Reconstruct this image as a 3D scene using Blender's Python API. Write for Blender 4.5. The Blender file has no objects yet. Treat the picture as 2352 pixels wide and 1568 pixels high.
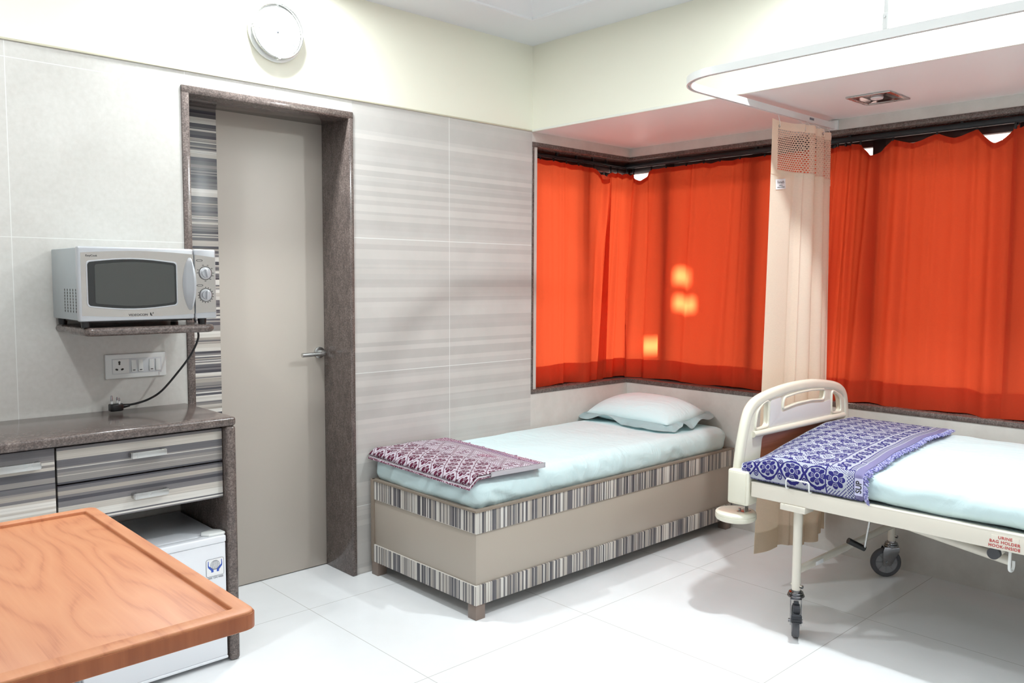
import bpy, bmesh, math, random
from mathutils import Vector, Matrix, noise
SC = bpy.context.scene
C = SC.collection
PI = math.pi
# ------------------------------------------------------------------ camera
cam_d = bpy.data.cameras.new('camera'); cam = bpy.data.objects.new('camera', cam_d); C.objects.link(cam)
F, YAW, PIT, ROL = 1906.87, 0.8171, -0.0746, 0.0044
fw = Vector((math.cos(PIT)*math.cos(YAW), math.cos(PIT)*math.sin(YAW), math.sin(PIT)))
rt = fw.cross(Vector((0, 0, 1))).normalized(); up = rt.cross(fw)
r2 = rt*math.cos(ROL)+up*math.sin(ROL); u2 = -rt*math.sin(ROL)+up*math.cos(ROL)
m = Matrix((r2, u2, -fw)).transposed().to_4x4(); m.translation = Vector((-3.0888, -3.1436, 1.3341))
cam.matrix_world = m
cam_d.sensor_width = 36; cam_d.lens = F/2352*36; cam_d.clip_start = .02
SC.camera = cam
# ------------------------------------------------------------------ view + world + lights
SC.view_settings.view_transform = 'Standard'; SC.view_settings.look = 'None'
SC.view_settings.gamma = 1; SC.view_settings.use_curve_mapping = False
SC.view_settings.exposure = 0.06
W = bpy.data.worlds.new('world'); SC.world = W; W.use_nodes = True
bg = W.node_tree.nodes['Background']; bg.inputs[0].default_value = (1, .95, .93, 1); bg.inputs[1].default_value = 5.4

def area(name, loc, size, power, color=(1, 1, 1), rot=(0, 0, 0), shape='DISK', sy=None, spread=PI, portal=False):
    l = bpy.data.lights.new(name, 'AREA'); l.shape = shape; l.size = size
    if sy: l.size_y = sy
    l.energy = power; l.color = color; l.spread = spread
    if portal: l.cycles.is_portal = True
    o = bpy.data.objects.new(name, l); o.location = loc; o.rotation_euler = rot; C.objects.link(o); return o
area('downlight_lamp_clock', (-1.52, -.17, 2.528), .13, 22, (.90, .97, 1))
area('downlight_lamp_beam', (-.34, -1.98, 2.528), .10, 32, (.90, .97, 1))
area('downlight_lamp_counter', (-2.85, -.75, 2.528), .10, 11, (.90, .97, 1))
area('downlight_lamp_beam_far', (-.20, -3.2, 2.528), .15, 9, (.90, .97, 1))
area('tray_fill_light', (-2.1, -2.1, 2.655), 3.0, 32, (.90, .97, 1), shape='SQUARE')  # broad soft fill added inside the tray to brighten the whole room
area('daylight_portal_side', (.45, .26, 1.4), .95, 1, rot=(-PI/2, 0, 0), shape='RECTANGLE', sy=1.35, portal=True)
area('daylight_portal_long', (1.08, -1.6, 1.4), 1.35, 1, rot=(0, PI/2, 0), shape='RECTANGLE', sy=3.6, portal=True)
def sun(name, d, strength, color, ang):
    l = bpy.data.lights.new(name, 'SUN'); l.energy = strength; l.color = color; l.angle = ang
    o = bpy.data.objects.new(name, l); o.rotation_euler = Vector(d).to_track_quat('-Z', 'Y').to_euler(); o.location = (4, 0, 4); C.objects.link(o)
SUN_D = Vector((-.86, .06, -.50)).normalized()
sun('sun', SUN_D, 60, (1, .93, .82), .035)

# ------------------------------------------------------------------ node helper
class S:
    def __init__(s, nt, o): s.nt, s.o = nt, o
    def _m(s, op, *a):
        n = s.nt.nodes.new('ShaderNodeMath'); n.operation = op
        for i, v in enumerate((s,)+a):
            if isinstance(v, S): s.nt.links.new(v.o, n.inputs[i])
            else: n.inputs[i].default_value = float(v)
        return S(s.nt, n.outputs[0])
    def __add__(s, b): return s._m('ADD', b)
    __radd__ = __add__
    def __sub__(s, b): return s._m('SUBTRACT', b)
    def __rsub__(s, b): return (s*-1)+b
    def __mul__(s, b): return s._m('MULTIPLY', b)
    __rmul__ = __mul__
    def __truediv__(s, b): return s._m('DIVIDE', b)
    def lt(s, b): return s._m('LESS_THAN', b)
    def gt(s, b): return s._m('GREATER_THAN', b)
    def fr(s): return s._m('FRACT')
    def fl(s): return s._m('FLOOR')
    def ab(s): return s._m('ABSOLUTE')
    def sin(s): return s._m('SINE')
    def cos(s): return s._m('COSINE')
    def sq(s): return s._m('SQRT')
    def at(s, b): return s._m('ARCTAN2', b)
    def mx(s, b): return s._m('MAXIMUM', b)
    def mn(s, b): return s._m('MINIMUM', b)
    def inv(s): return (s*-1)+1
    def band(s, a, b): return s.gt(a)*s.lt(b)

def coords(nt, kind='Object'):
    t = nt.nodes.new('ShaderNodeTexCoord'); x = nt.nodes.new('ShaderNodeSeparateXYZ')
    nt.links.new(t.outputs[kind], x.inputs[0])
    return S(nt, x.outputs[0]), S(nt, x.outputs[1]), S(nt, x.outputs[2])
def vec(nt, x, y, z=0):
    c = nt.nodes.new('ShaderNodeCombineXYZ')
    for i, v in enumerate((x, y, z)):
        if isinstance(v, S): nt.links.new(v.o, c.inputs[i])
        else: c.inputs[i].default_value = v
    return c.outputs[0]
def nz(nt, v, scale, detail=3, rough=.55, dist=0):
    n = nt.nodes.new('ShaderNodeTexNoise'); n.inputs['Scale'].default_value = scale
    n.inputs['Detail'].default_value = detail; n.inputs['Roughness'].default_value = rough; n.inputs['Distortion'].default_value = dist
    nt.links.new(v, n.inputs['Vector']); return S(nt, n.outputs[0])
def ramp(nt, f, stops, const=False):
    r = nt.nodes.new('ShaderNodeValToRGB'); cr = r.color_ramp
    if const: cr.interpolation = 'CONSTANT'
    while len(cr.elements) < len(stops): cr.elements.new(.5)
    for e, (p, c) in zip(cr.elements, stops): e.position = p; e.color = (*lin(c), 1)
    nt.links.new(f.o, r.inputs[0]); return r.outputs[0]
def mixc(nt, f, a, b, mode='MIX'):
    n = nt.nodes.new('ShaderNodeMix'); n.data_type = 'RGBA'; n.blend_type = mode
    if isinstance(f, S): nt.links.new(f.o, n.inputs[0])
    else: n.inputs[0].default_value = f
    for k, v in ((6, a), (7, b)):
        if isinstance(v, tuple): n.inputs[k].default_value = (*lin(v), 1)
        else: nt.links.new(v, n.inputs[k])
    return n.outputs[2]
def lin(c): return tuple(((v/255)/12.92 if v/255 <= .04045 else ((v/255+.055)/1.055)**2.4) for v in c)
def bump(nt, B, h, strength=.2, dist=.002):
    b = nt.nodes.new('ShaderNodeBump'); b.inputs['Strength'].default_value = strength; b.inputs['Distance'].default_value = dist
    nt.links.new(h.o, b.inputs['Height']); nt.links.new(b.outputs[0], B.inputs['Normal'])
def mat(name, col=(200, 200, 200), rough=.5, metal=0, spec=.5, coat=0, fn=None, **kw):
    M = bpy.data.materials.new(name); M.use_nodes = True; nt = M.node_tree; B = nt.nodes['Principled BSDF']
    B.inputs['Base Color'].default_value = (*lin(col), 1); B.inputs['Roughness'].default_value = rough
    B.inputs['Metallic'].default_value = metal; B.inputs['Specular IOR Level'].default_value = spec
    B.inputs['Coat Weight'].default_value = coat; B.inputs['Coat Roughness'].default_value = .08
    for k, v in kw.items(): B.inputs[k.replace('_', ' ')].default_value = v
    if fn:
        c = fn(nt, B)
        if c is not None: nt.links.new(c, B.inputs['Base Color'])
    elif rough > .15:   # faint unevenness so that nothing is perfectly flat
        t = nt.nodes.new('ShaderNodeTexCoord'); n = nz(nt, t.outputs['Object'], 18, 3)
        nt.links.new((n*.10+(rough-.05)).o, B.inputs['Roughness'])
    return M
def vor(nt, w, scale, rnd=1.0):
    v = nt.nodes.new('ShaderNodeTexVoronoi'); v.voronoi_dimensions = '1D'; v.inputs['Scale'].default_value = scale
    v.inputs['Randomness'].default_value = rnd; nt.links.new(w.o, v.inputs['W'])
    s = nt.nodes.new('ShaderNodeSeparateColor'); nt.links.new(v.outputs['Color'], s.inputs[0]); return S(nt, s.outputs[0])

# ------------------------------------------------------------------ materials
def f_floor(nt, B):
    x, y, z = coords(nt)
    t = .7869
    gx = ((x+.6591)/t+.5).fr()-.5; gy = ((y+.9877)/t+.5).fr()-.5
    g = gx.ab().lt(.0018).mx(gy.ab().lt(.0018))
    n = nz(nt, vec(nt, x, y, z), 3, 5)
    c = ramp(nt, n, [(.3, (236, 237, 237)), (.7, (243, 244, 245))])
    return mixc(nt, g, c, (196, 195, 192))
M_floor = mat('white_polished_tile', rough=.14, spec=.45, fn=f_floor)
def f_lt(nt, B):
    x, y, z = coords(nt)
    g = ((z-1.467).ab().lt(.0012)).mx((z-2.05).ab().lt(.0013)).mx((x+2.407).ab().lt(.0012)).mx(z.gt(2.05)*((x+1.82).ab().lt(.0012).mx((x+1.457).ab().lt(.0012))))
    n = nz(nt, vec(nt, x, y, z), 5, 7, .65)*.6+nz(nt, vec(nt, x, y, z), 60, 3)*.4
    c = ramp(nt, n, [(.3, (194, 190, 183)), (.7, (211, 208, 202))])
    return mixc(nt, g, c, (224, 223, 218))
M_ltile = mat('beige_cement_tile', rough=.35, fn=f_lt)
def f_st(nt, B):
    x, y, z = coords(nt)
    g = ((z-.314).ab().lt(.0016)).mx((z-.914).ab().lt(.0016)).mx((z-1.514).ab().lt(.0016)).mx((x+.5552).ab().lt(.0013))
    a = vor(nt, z+.4, 46, .55); b = vor(nt, z+7.3, 13, .9)
    n = nz(nt, vec(nt, x, y, z), 7, 5)
    c = ramp(nt, a*.8+b*.2, [(0, (184, 180, 175)), (.26, (195, 191, 186)), (.42, (203, 198, 192)), (.56, (189, 184, 179)), (.72, (207, 202, 196))], True)
    c = mixc(nt, .35, c, ramp(nt, n, [(.35, (186, 182, 177)), (.65, (204, 199, 194))]))
    return mixc(nt, g, c, (228, 228, 224))
M_stile = mat('striped_grey_wall_tile', rough=.4, fn=f_st)
def f_wt(nt, B):
    x, y, z = coords(nt)
    n = nz(nt, vec(nt, x, y, z), 6, 7, .65)
    return ramp(nt, n, [(.3, (200, 195, 188)), (.7, (216, 212, 205))])
M_wtile = mat('plain_beige_tile', rough=.35, fn=f_wt)
M_cream = mat('cream_wall_paint', (236, 233, 216), .6)
M_ceil = mat('white_ceiling_paint', (226, 227, 228), .75)
M_soffit = mat('white_gloss_soffit', (236, 233, 230), .42)
M_trimw = mat('white_bead_trim', (236, 236, 226), .4)
M_trimd = mat('shadow_gap_trim', (196, 190, 168), .5)
def f_stone(nt, B):
    x, y, z = coords(nt)
    n = nz(nt, vec(nt, x*.8, y, z), 190, 5, .75)*.75+nz(nt, vec(nt, x, y, z*.4), 40, 5, .7, .6)*.33
    return ramp(nt, n, [(.36, (62, 53, 50)), (.5, (90, 79, 75)), (.6, (114, 101, 95)), (.75, (150, 138, 130))])
M_stone = mat('brown_grey_granite', rough=.16, spec=.5, fn=f_stone)
M_stone_d = mat('dark_polished_granite', rough=.12, spec=.5, fn=lambda nt, B: (lambda x, y, z: ramp(nt, nz(nt, vec(nt, x, y, z*.3), 120, 5, .7), [(.35, (52, 46, 44)), (.65, (86, 78, 74))]))(*coords(nt)))
STR = [(0, (80, 78, 84)), (.14, (110, 107, 110)), (.26, (150, 144, 140)), (.37, (204, 196, 186)), (.47, (94, 92, 97)), (.56, (220, 214, 205)), (.67, (178, 169, 159)), (.78, (126, 122, 123)), (.88, (232, 227, 219))]
def f_lam(axis, scale, off=0):
    def fn(nt, B):
        c = coords(nt); w = c[axis]+off
        a = vor(nt, w, scale); b = vor(nt, w+3.7, scale*2.7)
        sel = vor(nt, w+1.1, scale*.9).gt(.55)
        v = a*sel.inv()+b*sel
        ax = [1.5, 1.5, 1.5]; ax[axis] = 160
        n = nz(nt, vec(nt, c[0]*ax[0], c[1]*ax[1], c[2]*ax[2]), 1.6, 5, .7)
        col = ramp(nt, v, STR, True)
        g = ramp(nt, n, [(.3, (176, 176, 176)), (.7, (255, 255, 255))])
        return mixc(nt, .5, col, g, 'MULTIPLY')
    return fn
M_lamz = mat('striped_laminate_horizontal', rough=.3, fn=f_lam(2, 46, .31))
M_lamz2 = mat('striped_laminate_side_panel', rough=.3, fn=f_lam(2, 76, 1.9))
M_lamx = mat('striped_laminate_upright_x', rough=.35, fn=f_lam(0, 92, 5.2))
M_lamy = mat('striped_laminate_upright_y', rough=.35, fn=f_lam(1, 92, 2.4))
M_taupe = mat('taupe_laminate', (178, 167, 154), .32)
M_door = mat('greige_door_laminate', (190, 180, 169), .42)
M_taupe_d = mat('taupe_edge_band', (142, 128, 114), .4)
M_leg = mat('brown_wood_leg', (134, 118, 108), .4)
M_dark = mat('dark_void_board', (60, 54, 50), .6)
M_steel = mat('brushed_steel', (190, 190, 188), .28, 1)
M_chrome = mat('chrome', (150, 150, 153), .08, 1)
M_white = mat('white_enamel', (236, 238, 242), .25)
M_wplas = mat('white_plastic', (232, 233, 230), .3)
M_black = mat('black_plastic', (22, 22, 23), .35)
M_blackrod = mat('black_powder_coat', (26, 28, 31), .4)
M_silver = mat('silver_plastic', (186, 187, 190), .3, .35)
M_silverb = mat('pale_silver_body', (170, 176, 178), .38, .15)
M_mwface = mat('stainless_face', (188, 183, 177), .24, .85)
M_gl = mat('dark_oven_glass', (30, 31, 30), .06, spec=.6)
M_glin = mat('oven_mesh_screen', (70, 71, 68), .3, fn=lambda nt, B: (lambda x, y, z: mixc(nt, ((x*2600).sin()*(z*2600).sin()).gt(.1), (62, 63, 60), (72, 73, 70)))(*coords(nt)))
M_ivory = mat('ivory_enamel', (228, 221, 207), .22, coat=.3)
M_ivory2 = mat('ivory_plastic', (230, 226, 208), .25, coat=.2)
M_hpanel = mat('grey_panel', (222, 219, 216), .4)
M_rubber = mat('grey_rubber', (84, 84, 88), .6)
M_rubd = mat('dark_rubber', (46, 47, 52), .55)
M_hub = mat('wheel_hub_grey', (150, 150, 152), .4)
M_red = mat('red_print', (190, 60, 60), .5)
M_ink = mat('black_print', (40, 40, 44), .5)
M_greyink = mat('grey_print', (120, 122, 130), .5)
M_blue = mat('blue_print', (48, 84, 180), .5)
M_paper = mat('white_label', (240, 240, 240), .5)
M_gasket = mat('pale_grey_gasket', (214, 216, 218), .4)
def f_wood(nt, B):
    x, y, z = coords(nt)
    d = nz(nt, vec(nt, x*3.4, y*.75, z*2), 1.6, 2, .5, .25)
    r = (d*13+x*7).fr(); r = (r-.5).ab()*2
    n = nz(nt, vec(nt, x*240, y*7, z*120), 1, 3)
    v = r*.42+n*.5
    return ramp(nt, v, [(.18, (184, 114, 76)), (.36, (200, 131, 90)), (.8, (207, 141, 99))])
M_cherry = mat('cherry_laminate', rough=.46, fn=f_wood)
M_cherry2 = mat('cherry_edge', rough=.36, fn=lambda nt, B: (lambda x, y, z: ramp(nt, nz(nt, vec(nt, x*60, y*60, z*3), 1, 4), [(.3, (150, 82, 46)), (.7, (172, 100, 60))]))(*coords(nt)))
M_wpanel = mat('headboard_wood', rough=.35, fn=lambda nt, B: (lambda x, y, z: ramp(nt, nz(nt, vec(nt, x*3, y*3, z*60), 1.5, 4), [(.3, (134, 78, 54)), (.7, (162, 100, 72))]))(*coords(nt)))
def f_sheet(nt, B):
    x, y, z = coords(nt)
    a = nz(nt, vec(nt, x*1.6, y*.8, z), 5, 3, .5, 1.2); a = (a-.5).ab()*-3
    h = a+nz(nt, vec(nt, x, y*1.6, z), 16, 4, .55, 1)*.5
    bump(nt, B, h, .30, .012)
M_sheet = mat('pale_aqua_cotton', (208, 229, 230), .8, fn=lambda nt, B: f_sheet(nt, B))
def cloth(name, col, tcol, tf, fn=None, weave=900, alpha=None):
    M = bpy.data.materials.new(name); M.use_nodes = True; nt = M.node_tree; nt.nodes.clear()
    out = nt.nodes.new('ShaderNodeOutputMaterial'); d = nt.nodes.new('ShaderNodeBsdfDiffuse'); t = nt.nodes.new('ShaderNodeBsdfTranslucent')
    x, y, z = coords(nt)
    n = nz(nt, vec(nt, x*30, y*30, z*260), 3, 4, .75)
    c1 = mixc(nt, n*.5, col, tuple(int(v*.70) for v in col)); c2 = mixc(nt, n*.45, tcol, tuple(int(v*.8) for v in tcol))
    nt.links.new(c1, d.inputs[0]); nt.links.new(c2, t.inputs[0])
    mx = nt.nodes.new('ShaderNodeMixShader'); mx.inputs[0].default_value = tf
    nt.links.new(d.outputs[0], mx.inputs[1]); nt.links.new(t.outputs[0], mx.inputs[2]); last = mx.outputs[0]
    if alpha:
        a = alpha(nt); tr = nt.nodes.new('ShaderNodeBsdfTransparent'); m2 = nt.nodes.new('ShaderNodeMixShader')
        nt.links.new(a.o, m2.inputs[0]); nt.links.new(tr.outputs[0], m2.inputs[1]); nt.links.new(last, m2.inputs[2]); last = m2.outputs[0]
    nt.links.new(last, out.inputs[0]); return M
M_orange = cloth('orange_curtain_cloth', (212, 78, 50), (242, 100, 58), .42)
M_creamc = cloth('cream_curtain_cloth', (255, 242, 222), (255, 234, 196), .34)
def a_net(nt):
    t = nt.nodes.new('ShaderNodeUVMap'); s = nt.nodes.new('ShaderNodeSeparateXYZ'); nt.links.new(t.outputs[0], s.inputs[0])
    u = S(nt, s.outputs[0])/.0145; v = S(nt, s.outputs[1])/.0098
    row = (v.fl()*.5).fr().gt(.25)*.5
    a = (u+row).fr()-.5; b = v.fr()-.5
    return (a*a/(.35*.35)+b*b/(.28*.28)).gt(1.0)
M_net = cloth('cream_netting', (238, 216, 194), (240, 204, 168), .3, alpha=a_net)
def uvs(nt):
    t = nt.nodes.new('ShaderNodeUVMap'); s = nt.nodes.new('ShaderNodeSeparateXYZ'); nt.links.new(t.outputs[0], s.inputs[0])
    return S(nt, s.outputs[0]), S(nt, s.outputs[1])
def rosette(x, y, R, k=4):
    r = (x*x+y*y).sq()/R; th = y.at(x)
    c = (th*k).cos().ab()
    body = r.lt(c*.26+.74)
    ring = (r-.27).ab().lt(.05)
    gaps = c.lt(.17)*r.gt(.42)
    eye = (((th*k*.5).cos().ab()).gt(.86))*((r-.56).ab()-.09).ab().lt(.03)
    return body*ring.inv()*gaps.inv()*eye.inv()
def tile(x, s, off=0): return (((x+off)/s).fr()-.5)*s
def f_blue(nt, B):
    u, v = uvs(nt)
    # side drop : v < .115
    rx = tile(u, .1, -.065); ry = v-.058
    dd = (rx*rx+ry*ry).sq()
    ros = rosette(rx, ry, .035)
    cw = ((u-.115)/.1*3.1416).cos()*.047
    th_ = ((u-.115)*190).sin().ab()*.004+.0055
    vine = ((ry-cw).ab().lt(th_)).mx((ry+cw).ab().lt(th_))*dd.gt(.039)
    mx2 = tile(u, .1, -.015)
    ov = (((mx2*mx2)*2.2+(ry.ab()-.030)*(ry.ab()-.030)).sq())
    oval = (ov.lt(.014))*((ov-.007).ab().gt(.0016))
    band = ros.mx(vine).mx(oval)*ry.ab().lt(.054)
    sqp = rosette(u-.385, ry, .037).mx((((u.ab()+ry.ab())*520).sin()).gt(.62)*(((u-.385)*(u-.385)+ry*ry).sq().gt(.041)))
    chk = ((u*560).sin()*(v*560).sin()).gt(.15)
    side = band*u.lt(.345)+sqp*u.band(.35, .425)+(u-.3475).ab().lt(.0025)+chk*u.band(.428, .452)+u.band(.4525, .455)
    # field
    s = .074
    fx = tile(u, s); fy = tile(v, s)
    gx = tile(u, s, s/2); gy = tile(v, s, s/2)
    zig = ((u*400).sin()*.004)
    f1 = rosette(fx, fy, .026, 3).mx(((fx.ab()+fy.ab()+zig)).band(.031, .037))
    f2 = ((gx.ab()*1.0+gy.ab()*1.3)).band(.006, .0105).mx(((gx.ab()+gy.ab())-.018).ab().lt(.002))
    strp = ((v*700).sin().gt(.2))*(((u*48).sin()*(v*48).sin()).gt(.72))
    field = f1.mx(f2).mx(strp)
    bo = tile(v, .062)
    cb = rosette(u-.395, bo, .026).mx(((u-.395)-(v/.062*3.1416).cos()*.020).ab().lt(.0035))
    lad = ((v*620).sin()).gt(.1)*u.band(.436, .452)
    top = field*u.lt(.355)+cb*u.band(.362, .428)+(u-.3585).ab().lt(.002)+(u-.4315).ab().lt(.0022)+lad
    isd = v.lt(.118)
    hem = ((u*900).sin().gt(-.2))*v.band(.116, .124)*u.lt(.455)
    mask = (side*isd+top*isd.inv()).mx(hem).mn(1)*u.gt(.004)
    lil = u.gt(.456)
    wv = nz(nt, vec(nt, u*900, v*300), 1, 2)
    col = mixc(nt, mask, (236, 238, 247), (70, 66, 152))
    col = mixc(nt, lil, col, (176, 170, 214))
    bump(nt, B, mask*.6+wv*.4, .4, .0015)
    return mixc(nt, wv*.10, col, (90, 86, 150))
M_blueb = mat('blue_jacquard', rough=.9, spec=.15, fn=f_blue)
def f_mar(nt, B):
    u, v = uvs(nt)
    s = .085
    fx = tile(u, s); fy = tile(v, s); gx = tile(u, s, s/2); gy = tile(v, s, s/2)
    lat = ((fx+fy).ab()-.0).ab().lt(.0018).mx((fx-fy).ab().lt(.0018))
    d1 = rosette(gx, fy, .024, 3).mx(rosette(fx, gy, .024, 3))
    dash = ((u*420).sin().gt(.45))*((v*170).sin().gt(.3))*(((gx*gx+fy*fy).sq().gt(.028)))*(((fx*fx+gy*gy).sq().gt(.028)))
    field = lat.mx(d1).mx(dash*.9)
    b = u-.255; vy = tile(v, .11)
    tri = b.ab()+vy.ab()*1.05
    bd = (tri-.055).ab().lt(.0018).mx((tri-.047).ab().lt(.0013)).mx((tri-.062).ab().lt(.0013))
    hb = (b.ab().band(.004, .012)).mx(b.ab().band(.016, .023))*vy.ab().band(.003, .02)
    dots = ((u*520).sin()*(v*520).sin()).gt(.55)*tri.gt(.065)
    bor = bd.mx(hb).mx(dots)
    lad = ((v*480).sin()).gt(.35)*u.band(.332, .347)
    ln = (u-.195).ab().lt(.0018).mx((u-.318).ab().lt(.0018)).mx((u-.327).ab().lt(.001)).mx((u-.352).ab().lt(.0012))
    sm = ((u*900).sin()*(v*300).sin()).gt(.35)*u.band(.356, .368)
    mask = (field*u.lt(.193)).mx(bor*u.band(.2, .315)).mx(lad).mx(ln).mx(sm).mn(1)
    wv = nz(nt, vec(nt, u*700, v*500), 1, 2)
    base = mixc(nt, u.gt(.345), (242, 232, 240), (210, 184, 210))
    col = mixc(nt, mask, base, (122, 52, 78))
    bump(nt, B, mask*.6+wv*.4, .4, .0015)
    return col
M_marb = mat('maroon_jacquard', rough=.9, spec=.15, fn=f_mar)
M_marside = mat('maroon_fold_edge', rough=.9, fn=lambda nt, B: (lambda x, y, z: mixc(nt, nz(nt, vec(nt, x*200, y*200, z*200), 1, 2).gt(.45), (226, 208, 220), (104, 42, 66)))(*coords(nt)))
M_whitec = mat('white_cotton_hem', (236, 232, 236), .9)
M_fr_m = mat('mauve_fringe_yarn', (150, 112, 140), .9)
M_fr_b = mat('blue_fringe_yarn', rough=.9, fn=lambda nt, B: (lambda x, y, z: ramp(nt, nz(nt, vec(nt, x, y, z), 160, 2), [(.4, (96, 92, 160)), (.6, (190, 188, 222))]))(*coords(nt)))
def f_glass():
    M = bpy.data.materials.new('window_glass'); M.use_nodes = True; nt = M.node_tree; nt.nodes.clear()
    out = nt.nodes.new('ShaderNodeOutputMaterial'); t = nt.nodes.new('ShaderNodeBsdfTransparent'); g = nt.nodes.new('ShaderNodeBsdfGlossy')
    g.inputs['Roughness'].default_value = .02; t.inputs[0].default_value = (.95, .96, .95, 1)
    mx = nt.nodes.new('ShaderNodeMixShader'); fr = nt.nodes.new('ShaderNodeFresnel'); fr.inputs[0].default_value = 1.45
    nt.links.new(fr.outputs[0], mx.inputs[0]); nt.links.new(t.outputs[0], mx.inputs[1]); nt.links.new(g.outputs[0], mx.inputs[2]); nt.links.new(mx.outputs[0], out.inputs[0]); return M
M_glass = f_glass()
M_alu = mat('dark_brown_aluminium', (58, 48, 46), .4, .3)
def emis(name, col, st):
    M = bpy.data.materials.new(name); M.use_nodes = True; B = M.node_tree.nodes['Principled BSDF']
    B.inputs['Base Color'].default_value = (*col, 1); B.inputs['Emission Color'].default_value = (*col, 1); B.inputs['Emission Strength'].default_value = st; return M

# ------------------------------------------------------------------ geometry helpers
def BM(): return bmesh.new()
def merge(bm, t, mi=0, smooth=True):
    for f in t.faces: f.material_index = mi; f.smooth = smooth
    me = bpy.data.meshes.new('tmp'); t.to_mesh(me); t.free(); bm.from_mesh(me); bpy.data.meshes.remove(me)
def box(bm, x0, x1, y0, y1, z0, z1, r=0, seg=2, mi=0, M=None):
    t = bmesh.new(); bmesh.ops.create_cube(t, size=1)
    for v in t.verts: v.co = Vector(((x0+x1)/2+v.co.x*(x1-x0), (y0+y1)/2+v.co.y*(y1-y0), (z0+z1)/2+v.co.z*(z1-z0)))
    if r > 0:
        r = min(r, .49*min(abs(x1-x0), abs(y1-y0), abs(z1-z0)))
        bmesh.ops.bevel(t, geom=t.edges[:], offset=r, segments=seg, affect='EDGES', profile=.5)
    if M is not None: t.transform(M)
    merge(bm, t, mi); return bm
def frame_of(d):
    d = d.normalized(); a = Vector((0, 0, 1)) if abs(d.z) < .9 else Vector((1, 0, 0))
    s = d.cross(a).normalized(); return s, s.cross(d)
def cyl(bm, p0, p1, r0, r1=None, seg=24, mi=0, cap=True):
    p0, p1 = Vector(p0), Vector(p1); r1 = r0 if r1 is None else r1
    s, t = frame_of(p1-p0); b = bmesh.new()
    A = [b.verts.new(p0+(s*math.cos(a)+t*math.sin(a))*r0) for a in [2*PI*i/seg for i in range(seg)]]
    B_ = [b.verts.new(p1+(s*math.cos(a)+t*math.sin(a))*r1) for a in [2*PI*i/seg for i in range(seg)]]
    for i in range(seg): b.faces.new((A[i], A[(i+1) % seg], B_[(i+1) % seg], B_[i]))
    if cap: b.faces.new(A[::-1]); b.faces.new(B_)
    bmesh.ops.recalc_face_normals(b, faces=b.faces[:])
    merge(bm, b, mi); return bm
def lathe(bm, c, axis, prof, seg=32, mi=0):
    """prof: list of (radius, offset along axis)"""
    c = Vector(c); d = Vector(axis).normalized(); s, t = frame_of(d); b = bmesh.new(); rings = []
    for r, h in prof:
        rings.append([b.verts.new(c+d*h+(s*math.cos(a)+t*math.sin(a))*max(r, 1e-5)) for a in [2*PI*i/seg for i in range(seg)]])
    for k in range(len(rings)-1):
        for i in range(seg): b.faces.new((rings[k][i], rings[k][(i+1) % seg], rings[k+1][(i+1) % seg], rings[k+1][i]))
    bmesh.ops.remove_doubles(b, verts=b.verts[:], dist=1e-6)
    bmesh.ops.recalc_face_normals(b, faces=b.faces[:])
    merge(bm, b, mi); return bm
def smooth_path(pts, n=8, closed=False):
    P = [Vector(p) for p in pts]; out = []; N = len(P)
    for i in range(N if closed else N-1):
        if closed: p0, p1, p2, p3 = P[(i-1) % N], P[i], P[(i+1) % N], P[(i+2) % N]
        else: p0, p1, p2, p3 = P[max(i-1, 0)], P[i], P[i+1], P[min(i+2, N-1)]
        for k in range(n):
            t = k/n
            out.append(.5*((2*p1)+(p2-p0)*t+(2*p0-5*p1+4*p2-p3)*t*t+(3*p1-p0-3*p2+p3)*t**3))
    if not closed: out.append(P[-1])
    return out
def sweep(bm, pts, prof, closed=False, up_=None, mi=0, cap=True):
    """sweep a closed 2D profile [(a,b)] along pts; a along side vector, b along up"""
    P = [Vector(p) for p in pts]; n = len(P); b = bmesh.new(); rings = []; s = None
    for i in range(n):
        if closed: d = P[(i+1) % n]-P[i-1]
        else: d = P[min(i+1, n-1)]-P[max(i-1, 0)]
        d.normalize()
        if up_ is not None: s = d.cross(Vector(up_)).normalized(); t = s.cross(d)
        else:
            if s is None: s, _ = frame_of(d)
            s = (s-d*s.dot(d)).normalized(); t = s.cross(d)
        rings.append([b.verts.new(P[i]+s*a+t*c) for a, c in prof])
    k = len(prof)
    for i in range(n if closed else n-1):
        A, B_ = rings[i], rings[(i+1) % n]
        for j in range(k): b.faces.new((A[j], A[(j+1) % k], B_[(j+1) % k], B_[j]))
    if cap and not closed: b.faces.new(rings[0][::-1]); b.faces.new(rings[-1])
    bmesh.ops.recalc_face_normals(b, faces=b.faces[:]); merge(bm, b, mi); return bm
def circ(r, seg=12, ry=None): return [(r*math.cos(2*PI*i/seg), (ry or r)*math.sin(2*PI*i/seg)) for i in range(seg)]
def rrect(w, h, r, n=4):
    o = []
    for cx, cy, a in ((w/2-r, h/2-r, 0), (-w/2+r, h/2-r, 90), (-w/2+r, -h/2+r, 180), (w/2-r, -h/2+r, 270)):
        for i in range(n+1): t = math.radians(a+90*i/n); o.append((cx+r*math.cos(t), cy+r*math.sin(t)))
    return o
def tube(bm, pts, r, seg=12, closed=False, mi=0): return sweep(bm, pts, circ(r, seg), closed, None, mi)
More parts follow.
